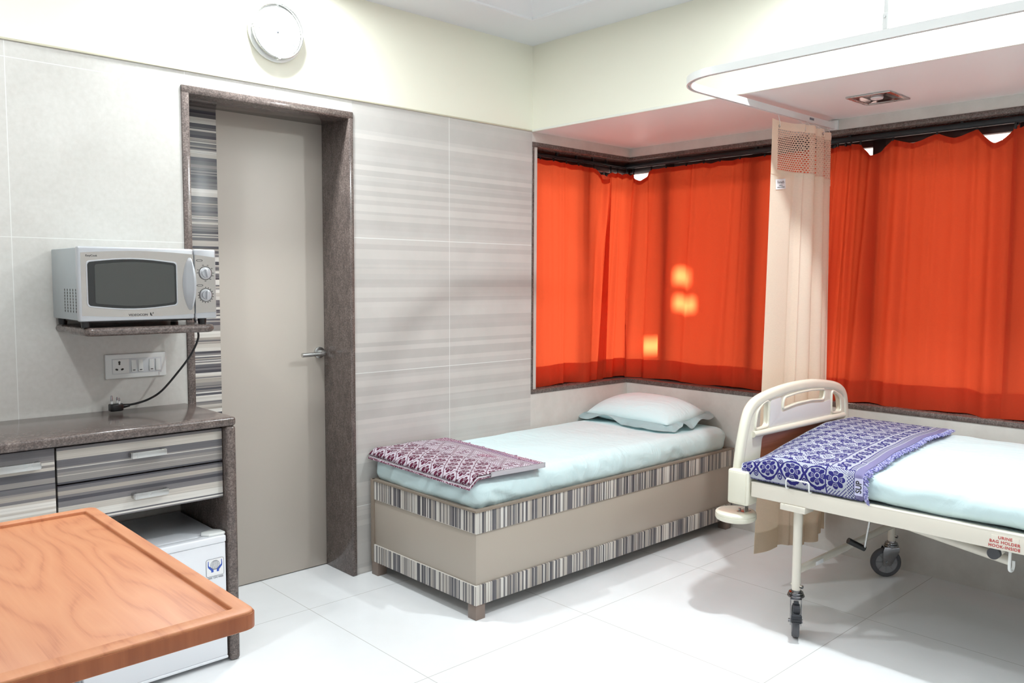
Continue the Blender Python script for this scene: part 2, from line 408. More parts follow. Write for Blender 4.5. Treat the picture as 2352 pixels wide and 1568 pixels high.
def plate(bm, loops, org, ax, ay, thick, bev=0, mi=0):
    """2D outline (first loop) with holes, extruded by thick along ax x ay"""
    org, ax, ay = Vector(org), Vector(ax), Vector(ay); nrm = ax.cross(ay)
    b = bmesh.new(); es = []
    for L in loops:
        vs = [b.verts.new(org+ax*p[0]+ay*p[1]) for p in L]
        es += [b.edges.new((vs[i], vs[(i+1) % len(vs)])) for i in range(len(vs))]
    bmesh.ops.triangle_fill(b, use_beauty=True, use_dissolve=False, edges=es)
    fs = b.faces[:]
    r = bmesh.ops.extrude_face_region(b, geom=fs)
    nv = [g for g in r['geom'] if isinstance(g, bmesh.types.BMVert)]
    for v in nv: v.co += nrm*thick
    bmesh.ops.recalc_face_normals(b, faces=b.faces[:])
    if bev:
        ed = [e for e in b.edges if len(e.link_faces) == 2 and e.calc_face_angle(0) > 1.2]
        bmesh.ops.bevel(b, geom=ed, offset=bev, segments=3, affect='EDGES', profile=.5, clamp_overlap=True)
    merge(bm, b, mi); return bm
def grid(bm, nu, nv, fn, uv=None, mi=0, thick=0, flip=False):
    """fn(u,v)->point; uv(u,v)->(U,V)"""
    b = bmesh.new(); L = b.loops.layers.uv.new('UVMap')
    V = [[b.verts.new(fn(i/nu, j/nv)) for j in range(nv+1)] for i in range(nu+1)]
    for i in range(nu):
        for j in range(nv):
            q = [(i, j), (i+1, j), (i+1, j+1), (i, j+1)]
            if flip: q = q[::-1]
            f = b.faces.new([V[a][c] for a, c in q])
            if uv:
                for lp, (a, c) in zip(f.loops, q): lp[L].uv = uv(a/nu, c/nv)
    if thick: bmesh.ops.solidify(b, geom=b.faces[:], thickness=thick)
    merge(bm, b, mi); return bm
def softbox(bm, x0, x1, y0, y1, z0, z1, r, n=(40, 24, 6), disp=None, mi=0, rz=None):
    b = bmesh.new(); nx, ny, nzz = n; seen = {}
    def vert(i, j, k):
        key = (i, j, k)
        if key not in seen:
            p = Vector((x0+(x1-x0)*i/nx, y0+(y1-y0)*j/ny, z0+(z1-z0)*k/nzz))
            rv = min(r, (z1-z0)/2)
            q = Vector((min(max(p.x, x0+r), x1-r), min(max(p.y, y0+r), y1-r), min(max(p.z, z0+rv), z1-rv)))
            d = p-q
            if d.length > 1e-6:
                mxc = max(abs(d.x)/r, abs(d.y)/r, abs(d.z)/rv)
                d = Vector((d.x/r, d.y/r, d.z/rv)).normalized()*mxc
                p = q+Vector((d.x*r, d.y*r, d.z*rv))
            if disp: p = p+disp(p, d)
            seen[key] = b.verts.new(p)
        return seen[key]
    def quad(a, c, d, e): b.faces.new([vert(*a), vert(*c), vert(*d), vert(*e)])
    for i in range(nx):
        for j in range(ny): quad((i, j, nzz), (i+1, j, nzz), (i+1, j+1, nzz), (i, j+1, nzz)); quad((i, j, 0), (i, j+1, 0), (i+1, j+1, 0), (i+1, j, 0))
        for k in range(nzz): quad((i, 0, k), (i+1, 0, k), (i+1, 0, k+1), (i, 0, k+1)); quad((i, ny, k), (i, ny, k+1), (i+1, ny, k+1), (i+1, ny, k))
    for j in range(ny):
        for k in range(nzz): quad((0, j, k), (0, j, k+1), (0, j+1, k+1), (0, j+1, k)); quad((nx, j, k), (nx, j+1, k), (nx, j+1, k+1), (nx, j, k+1))
    merge(bm, b, mi); return bm

def root_loc(p):
    v = Vector((0, 0, 0))
    while p is not None: v = v+p.location; p = p.parent
    return v
def obj(name, bm, mats, parent=None, label=None, sharp=.6, loc=None):
    """bm is in world coordinates; stored relative to the parent's base (or to loc)"""
    off = root_loc(parent) if parent is not None else Vector(loc or (0, 0, 0))
    for v in bm.verts: v.co -= off
    for e in bm.edges:
        if len(e.link_faces) == 2 and e.calc_face_angle(0) > sharp: e.smooth = False
    me = bpy.data.meshes.new(name); bm.to_mesh(me); bm.free()
    for mt in (mats if isinstance(mats, (list, tuple)) else [mats]): me.materials.append(mt)
    o = bpy.data.objects.new(name, me); C.objects.link(o)
    if parent is not None: o.parent = parent
    elif loc: o.location = loc
    if label: o['label'] = label
    return o
def tag(o, label, cat, group=None, kind=None):
    o['label'] = label; o['category'] = cat
    if group: o['group'] = group
    if kind: o['kind'] = kind
    return o
def thing(name, loc, label, cat, group=None):
    o = bpy.data.objects.new(name, None); o.empty_display_size = .05; o.location = loc; C.objects.link(o)
    return tag(o, label, cat, group)
def struct(name, bm, mats, parent=None, label=None, cat=None):
    o = obj(name, bm, mats, parent)
    if parent is None:
        o['kind'] = 'structure'
        if label: o['label'] = label
        if cat: o['category'] = cat
    return o
def text(name, s, size, org, ax, ay, m_, parent, depth=.0004, bold=0, spacing=1.0, align='CENTER', sx=1.0, label=None):
    cu = bpy.data.curves.new('t', 'FONT'); cu.body = s; cu.size = size; cu.align_x = align; cu.align_y = 'CENTER'
    cu.extrude = depth; cu.offset = bold; cu.space_character = spacing
    o = bpy.data.objects.new('t', cu); C.objects.link(o)
    dg = bpy.context.evaluated_depsgraph_get(); me = bpy.data.meshes.new_from_object(o.evaluated_get(dg))
    C.objects.unlink(o); bpy.data.objects.remove(o); bpy.data.curves.remove(cu)
    b = bmesh.new(); b.from_mesh(me); bpy.data.meshes.remove(me)
    ax, ay = Vector(ax), Vector(ay); n = ax.cross(ay)
    for v in b.verts: v.co = Vector(org)+ax*v.co.x*sx+ay*v.co.y+n*v.co.z
    for f in b.faces: f.material_index = 0
    return obj(name, b, m_, parent, label)

# ================================================================== SETTING
ZT, ZC = 2.104, 2.5397
XD = .81      # bay depth
b = BM(); box(b, -4.7, 1.2, -4.3, .4, -.1, 0); struct('floor', b, M_floor, label='glossy white square tiled floor', cat='floor')
# wall with the door
b = BM()
box(b, -4.6, -1.835, 0, .3, 0, ZT, mi=0); box(b, -1.835, -1.095, 0, .3, 2.05, ZT, mi=0); box(b, -1.095, 0, 0, .3, 0, ZT, mi=1)
box(b, -4.6, 0, .0, .3, ZT, 2.75, mi=2); box(b, -1.85, -1.08, .27, .33, 0, 2.06, mi=2)
struct('wall_left', b, [M_ltile, M_stile, M_cream], label='tiled wall with the door, cream paint above', cat='wall')
b = BM(); box(b, -4.6, 0, -.006, 0, ZT-.001, ZT+.006, .001); struct('trim_1', b, M_trimd)
# window wall: beam above, bay dado, fascia, soffit
b = BM()
box(b, 0, .16, -4.2, 0, ZT+.001, 2.75, mi=0)
box(b, .004, 1.3, -4.2, .3, ZT, ZT+.03, mi=1)
box(b, 0, XD+.25, 0, .25, 0, .722, mi=2); box(b, XD, XD+.25, -4.2, 0, 0, .722, mi=2)
box(b, 0, XD+.25, 0, .22, 2.052, ZT, mi=2); box(b, XD, XD+.22, -4.2, 0, 2.052, ZT, mi=2)
box(b, -.002, .05, .012, .3, .7, 2.1, mi=2); box(b, XD, 1.25, -4.2, -3.45, .722, 2.052, mi=2)
struct('wall_right', b, [M_cream, M_soffit, M_wtile], label='cream beam over the tiled window bay', cat='wall')
b = BM(); box(b, -.006, .012, -4.2, 0, ZT-.002, ZT+.010, .002); struct('trim_2', b, M_trimw)
# granite surround of the window bay
b = BM()
box(b, .0, XD+.24, -.004, .24, .722, .745, .003); box(b, XD-.004, XD+.24, -3.45, .0, .722, .7452, .003)
struct('trim_3', b, M_stone)
b = BM()
box(b, .0, XD+.2, -.003, .2, 2.030, 2.053, .003); box(b, XD-.003, XD+.2, -3.45, 0, 2.030, 2.0532, .003)
struct('trim_4', b, M_stone)
b = BM(); box(b, .0, .016, -.003, .2, .745, 2.030, .003); struct('trim_5', b, M_stone)
b = BM(); box(b, -4.7, -4.6, -4.3, .3, 0, 2.75); struct('wall_back', b, M_ceil)
b = BM(); box(b, -4.7, 1.2, -4.3, -4.2, 0, 2.75); struct('wall_front', b, M_ceil)
# ceiling with a sunk tray
b = BM(); T = .312
for a in ((-4.7, .2, -T, .3), (-4.7, .2, -4.3, -3.9), (-T, .2, -3.9, -T), (-4.7, -4.2, -3.9, -T)): box(b, a[0], a[1], a[2], a[3], ZC, ZC+.2)
box(b, -4.7, .2, -4.3, .3, 2.70, 2.8)
struct('ceiling', b, M_ceil, label='white ceiling with a sunk tray', cat='ceiling')
b = BM()
loop = [(-T, -T), (-4.2, -T), (-4.2, -3.9), (-T, -3.9)]
def ring(prof):
    """mitred moulding around the tray opening, prof: (inward, z)"""
    bb = bmesh.new(); R = []
    for i, (x, y) in enumerate(loop):
        sx = -1 if i in (0, 3) else 1; sy = -1 if i in (0, 1) else 1
        R.append([bb.verts.new((x+sx*p, y+sy*p, z)) for p, z in prof])
    for i in range(4):
        for j in range(len(prof)-1): bb.faces.new((R[i][j], R[(i+1) % 4][j], R[(i+1) % 4][j+1], R[i][j+1]))
    bmesh.ops.recalc_face_normals(bb, faces=bb.faces[:]); return bb
merge(b, ring([(-.002, ZC+.001), (0, ZC-.006), (.006, ZC-.009), (.014, ZC-.006), (.016, ZC+.002), (.024, ZC+.006), (.05, ZC+.02), (.10, ZC+.055), (.135, ZC+.075), (.14, ZC+.1), (.14, ZC+.16)]))
struct('trim_6', b, M_ceil)

# ---------------- door
b = BM(); box(b, -1.605, -1.113, .222, .26, .004, 2.03, .001)
d = struct('door_1', b, M_door, label='greige flush door with steel lever handle', cat='door')
b = BM(); box(b, -1.812, -1.605, .221, .26, 0, 2.03, .001); obj('side_panel', b, M_lamz2, d, 'panel in horizontal grey and beige stripes')
b = BM()
box(b, -1.836, -1.806, -.006, .222, 0, 2.052, .004); box(b, -1.116, -1.092, -.006, .222, 0, 2.052, .004)
box(b, -1.836, -1.092, -.0065, .222, 2.022, 2.0525, .004)
obj('door_frame', b, M_stone_d if False else M_stone, d, 'brown grey granite frame')
b = BM()
lathe(b, (-1.142, .222, .997), (0, -1, 0), [(0, 0), (.026, 0), (.026, .008), (.022, .010), (.012, .010), (.0115, .05), (0, .05)])
tube(b, smooth_path([(-1.142, .175, .997), (-1.142, .166, .997), (-1.150, .160, .9968), (-1.175, .160, .996), (-1.262, .160, .995)], 6), .0095, 14)
obj('door_handle', b, M_steel, d)

# ---------------- windows
def window(n, P, ax, length, bars):
    """P start point (outer plane), ax direction"""
    P = Vector(P); ax = Vector(ax); nr = ax.cross(Vector((0, 0, 1)))
    M = Matrix((ax, nr, Vector((0, 0, 1)))).transposed().to_4x4(); M.translation = P
    b = BM()
    box(b, 0, length, -.02, .02, .745, .80, .002, M=M); box(b, 0, length, -.02, .02, 1.975, 2.03, .002, M=M)
    for s in bars: box(b, s-.030, s+.030, -.022, .022, .745, 2.03, .002, M=M)
    w = struct('window_%d' % n, b, M_alu, label='dark framed sliding window behind the orange curtains', cat='window')
    b = BM()
    for z in (1.90,): box(b, 0, length, -.012, .012, z-.012, z+.012, M=M)
    obj('window_rail', b, M_alu, w)
    e = sorted(bars)
    for a, c in zip(e[:-1], e[1:]):
        b = BM(); box(b, a+.030, c-.030, -.003, .003, .80, 1.975, M=M); obj('pane', b, M_glass, w)
window(1, (.0, .135, 0), (1, 0, 0), .98, (.03, .50, .955))
window(2, (.955, .135, 0), (0, -1, 0), 3.61, (.0, .33, .90, 1.545, 2.17, 2.83, 3.55))

# ---------------- recessed downlights of the ceiling border (their lamps sit in them)
def downlight(x, y, label):
    t = thing('recessed_downlight', (x, y, ZC), label, 'ceiling light')
    b = BM(); lathe(b, (x, y, ZC), (0, 0, -1), [(.075, -.004), (.095, 0), (.095, .004), (.088, .006), (.08, .003), (.078, -.004)], 32)
    obj('trim_ring', b, M_wplas, t); return t
downlight(-1.52, -.17, 'round white downlight in the ceiling above the wall clock')
downlight(-.30, -1.98, 'round white downlight in the ceiling over the hospital bed')
downlight(-2.85, -.55, 'round white downlight in the ceiling above the counter')

# ================================================================== WALL THINGS
# clock
cx, cz = -1.452, 2.316
t = thing('wall_clock', (cx, 0, cz), 'round white wall clock with a thin silver rim high on the cream wall', 'clock')
b = BM(); lathe(b, (cx, 0, cz), (0, -1, 0), [(0, 0), (.108, 0), (.118, .006), (.118, .012), (.105, .018), (.0, .018)], 64); obj('case', b, M_wplas, t)
b = BM(); lathe(b, (cx, 0, cz), (0, -1, 0), [(.0, .026), (.100, .026)], 64); lathe(b, (cx, 0, cz), (0, -1, 0), [(.1, .018), (.1, .0262)], 64); obj('face', b, M_wplas, t)
b = BM()
for k in range(4):
    a0 = PI/2*k+.06; a1 = PI/2*(k+1)-.06
    pts = [(cx+.1055*math.cos(a0+(a1-a0)*i/20), -.03, cz+.1055*math.sin(a0+(a1-a0)*i/20)) for i in range(21)]
    sweep(b, pts, rrect(.0075, .018, .003), up_=(0, 1, 0))
obj('rim', b, M_steel, t)
for k in range(4):
    a = PI/2*k; b = BM(); p = Vector((cx+.1055*math.cos(a), -.033, cz+.1055*math.sin(a))); cyl(b, p+Vector((0, .018, 0)), p-Vector((0, .009, 0)), .005, seg=12); obj('rim_clip', b, M_wplas, t)
for k in range(12):
    b = BM(); a = PI/6*k; dx, dz = math.cos(a), math.sin(a); wd = .0012
    Mx = Matrix.Translation((cx, 0, cz)) @ Matrix.Rotation(-a, 4, 'Y'); box(b, .074, .090, -.0275, -.0262, -wd, wd, M=Mx); obj('hour_mark', b, M_greyink, t)
b = BM(); lathe(b, (cx, -.026, cz), (0, -1, 0), [(.006, 0), (.006, .003), (.003, .006), (0, .006)], 20); obj('hand_hub', b, M_greyink, t)

# shelf and microwave
t = thing('wall_shelf', (-2.075, 0, 1.147), 'brown grey granite wall shelf with rounded corners under the microwave', 'shelf')
out = [(-2.285, 0)]
for cxx, cyy, a0 in ((-2.245, -.30, 180), (-1.900, -.30, 270)):
    for i in range(7): a = math.radians(a0+90*i/6); out.append((cxx+.04*math.cos(a), cyy+.035*math.sin(a)))
out.append((-1.86, 0))
rS = .0138; cS = Vector((-2.0725, -.15, 0)); ins = []
for i_, (x_, y_) in enumerate(out):
    if i_ in (0, len(out)-1): ins.append((x_+(rS if i_ == 0 else -rS), y_-.001)); continue
    ccx, ccy = (-2.245, -.30) if i_ <= 7 else (-1.900, -.30); a_ = math.atan2((y_-ccy)/.035, (x_-ccx)/.04); ins.append((x_-rS*math.cos(a_), y_-rS*math.sin(a_)))
b = BM(); plate(b, [ins], (0, 0, 1.1472), (1, 0, 0), (0, 1, 0), 2*rS); sweep(b, [(x_, y_, 1.1472+rS) for x_, y_ in ins], circ(rS, 20), up_=(0, 0, 1)); obj('slab', b, M_stone, t)

X0, X1, Y0, ZB, ZTm = -2.300, -1.858, -.33, 1.195, 1.432
mw = thing('microwave_oven', (-2.08, -.17, 1.175), 'silver microwave oven with two dials standing on the wall shelf', 'microwave')
b = BM(); box(b, X0+.006, X1-.006, Y0+.03, -.012, ZB+.002, ZTm-.003, .004); obj('body', b, M_silverb, mw)
for i in range(5):
    for j in range(8):
        b = BM(); y = -.155-.030*i; z = 1.294-.0098*j
        lathe(b, (X0+.0062, y, z), (-1, 0, 0), [(0, .0006), (.0042, .0006), (.0042, 0)], 8); obj('vent_hole', b, M_dark, mw)
def face_outline(x0, x1, zb0, zb1, zt0, zt1):
    n = 10; o = []
    for i in range(n+1): q = i/n; x = x0+(x1-x0)*q; o.append((x, zb0(q) if callable(zb0) else zb0))
    for i in range(n+1): q = 1-i/n; x = x0+(x1-x0)*q; o.append((x, zt0(q) if callable(zt0) else zt0))
    return o
xs = -1.9345
b = BM(); box(b, X0, xs-.0012, Y0+.004, Y0+.032, ZB, ZTm, .006, 3)
dr = obj('door', b, M_silver, mw)
ot = lambda q: 1.408+.013*math.sin(PI*(.1+q*.75)); ob = lambda q: 1.217-.010*math.sin(PI*(.1+q*.75))
b = BM(); plate(b, [face_outline(X0+.008, xs-.0025, ob, 0, ot, 0)], (0, Y0+.0044, 0), (1, 0, 0), (0, 0, 1), .0008)
obj('steel_facing', b, M_mwface, dr)
def pill(x0, x1, z0, z1, bow, r, n=8):
    """barrel shaped rounded rectangle"""
    o = []; xc = (x0+x1)/2; h = (x1-x0)/2
    for a_, b_, st in ((x1-r, z1-r, 0), (x0+r, z1-r, 90), (x0+r, z0+r, 180), (x1-r, z0+r, 270)):
        for i in range(5): t_ = math.radians(st+90*i/4); o.append((a_+r*math.cos(t_), b_+r*math.sin(t_)))
        if st == 0:
            for i in range(1, n): q = 1-i/n; x = (x0+r)+(x1-x0-2*r)*q; o.append((x, z1+bow*math.sin(PI*q)))
        if st == 180:
            for i in range(1, n): q = i/n; x = (x0+r)+(x1-x0-2*r)*q; o.append((x, z0-bow*math.sin(PI*q)))
    return o
oW = pill(-2.277, -1.992, 1.240, 1.388, .010, .012); iW = pill(-2.2725, -1.9965, 1.2445, 1.3835, .010, .010)
b = BM(); plate(b, [oW, iW], (0, Y0+.002, 0), (1, 0, 0), (0, 0, 1), -.006, bev=.0015); 
for v in b.verts: pass
obj('window_bezel', b, M_silver, dr)
b = BM(); plate(b, [iW], (0, Y0+.0022, 0), (1, 0, 0), (0, 0, 1), -.003); obj('window', b, M_gl, dr)
iW2 = pill(-2.252, -2.003, 1.2515, 1.3765, .0085, .008)
b = BM(); plate(b, [iW2], (0, Y0+.0014, 0), (1, 0, 0), (0, 0, 1), -.003); obj('window_screen', b, M_glin, dr)
def hfn(u, v):
    w = .006+.030*math.sin(PI*u)**.8; xr = -1.9475+.0085*math.sin(PI*u); z = 1.2255+.177*u
    pr = .003+.034*math.sin(PI*u)**.55
    prof = (0, .16, .40, .78, 1.0, 1.0, .6, 0)[int(v*7+.5)]; xs_ = (-1, -.96, -.78, -.46, -.30, -.10, 0, .0)[int(v*7+.5)]
    return Vector((xr+w*xs_, Y0+.004-pr*prof, z))
b = BM(); grid(b, 30, 7, hfn); obj('handle', b, M_silver, dr)
text('brand_lettering', 'VIDEOCON', .0100, (-2.122, Y0+.0030, 1.2130), (1, 0, 0), (0, 0, 1), M_ink, dr, .0003, .0001, 1.05, sx=1.12)
b = BM()
plate(b, [[(-2.085, 1.2195), (-2.0815, 1.2195), (-2.0805, 1.2135), (-2.0775, 1.2118), (-2.078, 1.2095), (-2.082, 1.2095), (-2.0845, 1.213)]], (0, Y0+.0032, 0), (1, 0, 0), (0, 0, 1), .0004)
plate(b, [[(-2.0765, 1.2195), (-2.0735, 1.2203), (-2.0745, 1.2165), (-2.0768, 1.2155)]], (0, Y0+.0032, 0), (1, 0, 0), (0, 0, 1), .0004)
obj('logo', b, M_ink, dr)
text('series_lettering', 'EasyCook', .0085, (-2.260, Y0+.0030, 1.4030), (1, 0, 0), (0, 0, 1), M_ink, dr, .0003)
b = BM(); box(b, xs+.0012, X1, Y0+.004, Y0+.032, ZB, ZTm, .005, 3); cp = obj('control_panel', b, M_silver, mw)
b = BM(); plate(b, [[(xs+.0025, 1.214), (X1-.004, 1.218), (X1-.004, 1.405), (xs+.0025, 1.4135)]], (0, Y0+.0036, 0), (1, 0, 0), (0, 0, 1), .0018)
obj('steel_facing', b, M_mwface, cp)
for z0, tilt, s in ((1.351, -.25, 'p'), (1.276, .08, 't')):
    kx = -1.8965
    b = BM(); lathe(b, (kx, Y0+.003, z0), (0, -1, 0), [(.0235, 0), (.0235, .0015), (.0218, .0017), (.0218, 0)], 40)
    if s == 't':
        for k in range(15):
            a = PI/2-k*.36; cyl(b, (kx+.0262*math.cos(a), Y0+.003, z0+.0262*math.sin(a)), (kx+.0262*math.cos(a), Y0+.0012, z0+.0262*math.sin(a)), .0016, seg=8)
    else:
        for a in (2.75, 1.85, 1.25, .6, 0., -.35, -.9, -1.57, 3.14):
            Mx = Matrix.Translation((kx+.0275*math.cos(a), 0, z0+.0275*math.sin(a))); box(b, -.0028, .0028, Y0+.0008, Y0+.003, -.0006, .0006, M=Mx); box(b, -.002, .002, Y0+.0008, Y0+.003, .0014, .0020, M=Mx)
    obj('dial_markings', b, M_ink, cp)
    b = BM(); lathe(b, (kx, Y0+.003, z0), (0, -1, 0), [(.0205, 0), (.0205, .004), (.019, .006), (.0165, .007), (.0155, .012), (.0145, .013), (0, .013)], 40)
    Mx = Matrix.Translation((kx, 0, z0)) @ Matrix.Rotation(tilt, 4, 'Y'); box(b, -.0035, .0035, Y0-.019, Y0-.006, -.0145, .0145, .0015, M=Mx)
    obj('dial', b, M_silver, cp)
for z0 in (1.394, 1.309):
    b = BM(); sweep(b, [(-1.9165+.0068*math.cos(a)*1.0+(.0035 if math.cos(a) > 0 else -.0035), Y0+.0012, z0+.0028*math.sin(a)) for a in [2*PI*i/24+.01 for i in range(24)]], circ(.0007, 6), closed=True)
    obj('dial_caption', b, M_ink, cp)
for x in (-2.275, -1.90):
    for y in (-.30, -.05):
        b = BM(); cyl(b, (x, y, 1.1755), (x, y, 1.198), .013, .015, 16); obj('foot', b, M_black, mw)
b = BM(); box(b, -2.27, -1.93, -.29, -.04, 1.189, 1.197); obj('base_plate', b, M_dark, mw)

# power cord with plug
t = thing('power_cord', (-2.11, -.05, .862), 'black power cord with a three pin plug lying on the counter', 'power cord')
px_, py_ = -2.112, -.052
b = BM(); cord = smooth_path([(-1.845, -.10, 1.185), (-1.838, -.11, 1.142), (-1.840, -.115, 1.108), (-1.868, -.112, 1.05), (-1.915, -.10, .985), (-1.965, -.085, .925), (-2.005, -.07, .897), (-2.045, -.06, .884), (-2.075, -.055, .880)], 8)
tube(b, cord, .0038, 10); obj('cable', b, M_black, t)
b = BM()
plate(b, [[(-.024, -.011), (-.016, -.017), (.010, -.017), (.020, -.010), (.022, 0), (.020, .010), (.010, .017), (-.016, .017), (-.024, .011)]], (px_, py_, .8625), (1, 0, 0), (0, 1, 0), .026, bev=.004)
cyl(b, (px_+.018, py_, .877), (px_+.044, py_-.001, .879), .0085, .0055, 14)
pl = obj('plug', b, M_black, t)
for dx, dy, h, r in ((-.016, 0, .031, .0042), (.006, .012, .022, .0034), (.006, -.012, .022, .0034)):
    b = BM(); lathe(b, (px_+dx, py_+dy, .888), (0, 0, 1), [(r, 0), (r, .010)], 12); lathe(b, (px_+dx, py_+dy, .898), (0, 0, 1), [(r*.85, 0), (r*.85, h-.014), (r*.5, h-.010), (0, h-.010)], 12, mi=1)
    obj('pin', b, [M_wplas, M_chrome], pl)

# switch plate
t = thing('switch_plate', (-2.025, 0, 1.015), 'white switch plate with a three pin socket and four rocker switches under the shelf', 'switch plate')
b = BM(); box(b, -2.132, -1.918, -.010, 0, .971, 1.060, .004, 3); obj('plate', b, M_wplas, t)
b = BM(); box(b, -2.110, -1.936, -.0115, -.008, .988, 1.043, .001); fr = obj('inner_frame', b, M_gasket, t)
b = BM(); box(b, -2.1085, -2.052, -.0130, -.009, .9895, 1.0415, .0015); so = obj('socket', b, M_wplas, t)
b = BM()
for x, z, r in ((-2.0855, 1.031, .0042), (-2.0855, 1.0245, .0036), (-2.0965, 1.0055, .0034), (-2.0935, 1.0045, .0034), (-2.0745, 1.0055, .0034), (-2.0775, 1.0045, .0034)):
    lathe(b, (x, -.0131, z), (0, -1, 0), [(r, 0), (r, .0003), (0, .0003)], 14)
obj('pin_hole', b, M_dark, so)
for i, (x0, x1) in enumerate(((-2.0445, -2.0275), (-2.0205, -2.0035), (-1.9815, -1.9645), (-1.9585, -1.9415))):
    b = BM(); box(b, x0, x1, -.0165, -.010, .994, 1.037, .0015)
    for v in b.verts:
        if v.co.y < -.012 and v.co.z > 1.02: v.co.y += .003
    rk = obj('rocker_switch', b, M_wplas, t)
    if i < 3: b = BM(); box(b, (x0+x1)/2-.0045, (x0+x1)/2+.0045, -.0172, -.0160, .9985, 1.0015, .0005); obj('indicator', b, M_dark, rk)

# ================================================================== COUNTER, CABINETS, FRIDGE
GX0, GX1 = -1.880, -1.843
t = thing('worktop', (-2.9, 0, 0), 'long brown grey granite worktop with an upright granite end panel', 'worktop')
b = BM(); box(b, -4.0, GX1, -.432, -.002, .828, .860, .011, 4); obj('slab', b, M_stone, t)
b = BM(); box(b, GX0, GX1, -.430, -.004, 0, .829, .012, 4); obj('end_panel', b, M_stone, t)
def drawer(x0, x1, z0, z1, hx0, hx1, hz, par, off):
    b = BM(); box(b, x0, x1, -.402, -.384, z0, z1, .001)
    dw = obj('drawer', b, M_lamz, par)
    b = BM(); box(b, hx0, hx0+.012, -.425, -.401, hz-.008, hz+.009, .001); box(b, hx1-.012, hx1, -.425, -.401, hz-.008, hz+.009, .001)
    box(b, hx0+.002, hx1-.002, -.428, -.420, hz-.010, hz+.010, .002); obj('handle', b, M_steel, dw)
t = thing('drawer_cabinet', (-2.14, 0, .575), 'striped two drawer cabinet hung under the worktop over the mini fridge', 'cabinet')
b = BM(); box(b, -2.400, GX0-.002, -.384, -.006, .576, .827); obj('carcass', b, M_dark, t)
drawer(-2.398, GX0-.003, .708, .820, -2.190, -2.078, .770, t, 0); drawer(-2.398, GX0-.003, .581, .703, -2.186, -2.075, .638, t, .3)
t = thing('side_cabinet', (-2.7, 0, 0), 'striped cabinet with a steel bar handle at the left end of the worktop', 'cabinet')
b = BM(); box(b, -3.0, -2.402, -.384, -.006, .05, .827); obj('carcass', b, M_dark, t)
b = BM(); box(b, -3.0, -2.404, -.402, -.384, .05, .822, .001); dd = obj('door', b, M_lamz, t)
b = BM(); box(b, -2.575, -2.563, -.425, -.401, .770, .788, .001); box(b, -2.457, -2.445, -.425, -.401, .770, .788, .001); box(b, -2.573, -2.447, -.428, -.420, .768, .790, .002); obj('handle', b, M_steel, dd)
# fridge
fx0, fx1 = -2.352, -1.888
fr = thing('mini_fridge', ((fx0+fx1)/2, -.2, 0), 'small white fridge standing under the drawers beside the end panel', 'fridge')
b = BM(); box(b, fx0, fx1, -.385, -.02, .018, .452, .004, 2); obj('body', b, M_white, fr)
b = BM(); box(b, fx0+.004, fx1-.004, -.392, -.384, .03, .448); obj('door_gasket', b, M_gasket, fr)
b = BM(); box(b, fx0, fx1, -.425, -.391, .026, .428, .004, 3); dr = obj('door', b, M_white, fr)
b = BM(); box(b, fx0-.001, fx1+.001, -.428, -.391, .4285, .4535, .005, 3)
obj('door_top_cap', b, M_white, dr)
b = BM(); box(b, fx0-.001, fx1+.001, -.428, -.391, .016, .0262, .004, 2); obj('door_bottom_cap', b, M_white, dr)
b = BM(); plate(b, [[(-.072, .012), (-.066, .028), (-.02, .048), (.0, .020), (.002, -.012), (-.006, -.018), (-.055, -.012)]], (fx1, -.405, .4535), (1, 0, 0), (0, 1, 0), .010, bev=.003); obj('hinge_cover', b, M_wplas, fr)
for x in (fx0+.03, fx1-.03):
    for y in (-.36, -.06): b = BM(); cyl(b, (x, y, 0), (x, y, .02), .012, seg=14); obj('foot', b, M_wplas, fr)
# sticker
sx0, sx1, sz0, sz1 = -1.958, -1.897, .318, .378
yS = -.4255
b = BM(); plate(b, [[(a+(sx0+sx1)/2, c+(sz0+sz1)/2) for a, c in rrect(sx1-sx0, sz1-sz0, .006)]], (0, yS, 0), (1, 0, 0), (0, 0, 1), .0003); st = obj('sticker', b, M_paper, dr, 'white sticker with a globe held by two blue hands')
b = BM(); sweep(b, [((sx0+sx1)/2+a, yS-.0004, (sz0+sz1)/2+c) for a, c in rrect(sx1-sx0, sz1-sz0, .006)], circ(.0006, 6), closed=True); obj('sticker_border', b, M_greyink, st)
b = BM(); gx, gz, R = (sx0+sx1)/2, (sz0+sz1)/2+.008, .016
for q in (1, .62, .22):
    tube(b, [(gx+R*q*math.cos(a), yS-.0005, gz+R*math.sin(a)) for a in [2*PI*i/28 for i in range(28)]], .0005, 5, True)
for q in (-.75, -.5, -.22, .05, .3, .55, .8):
    w = R*math.sqrt(1-q*q); tube(b, smooth_path([(gx-w, yS-.0005, gz+R*q), (gx, yS-.0005, gz+R*q-.0018), (gx+w, yS-.0005, gz+R*q)], 5), .00045, 5)
obj('globe_mark', b, M_greyink, st)
for sgn in (-1, 1):
    b = BM(); pts = [(.0245, .016), (.0222, .016), (.0222, .002), (.0215, -.001), (.012, -.008), (.006, -.014), (.0055, -.024), (.0135, -.0245), (.0138, -.018), (.0245, -.006), (.0255, .001)]
    pts = [(gx+sgn*a, gz+c) for a, c in pts]
    plate(b, [pts if sgn > 0 else pts[::-1]], (0, yS-.0002, 0), (1, 0, 0), (0, 0, 1), .0003); obj('hand_mark', b, M_blue, st)
text('sticker_lettering', '100%  CFC FREE', .0082, (gx, yS-.0006, sz0-.0065), (1, 0, 0), (0, 0, 1), M_greyink, st, .0002, sx=1.0)

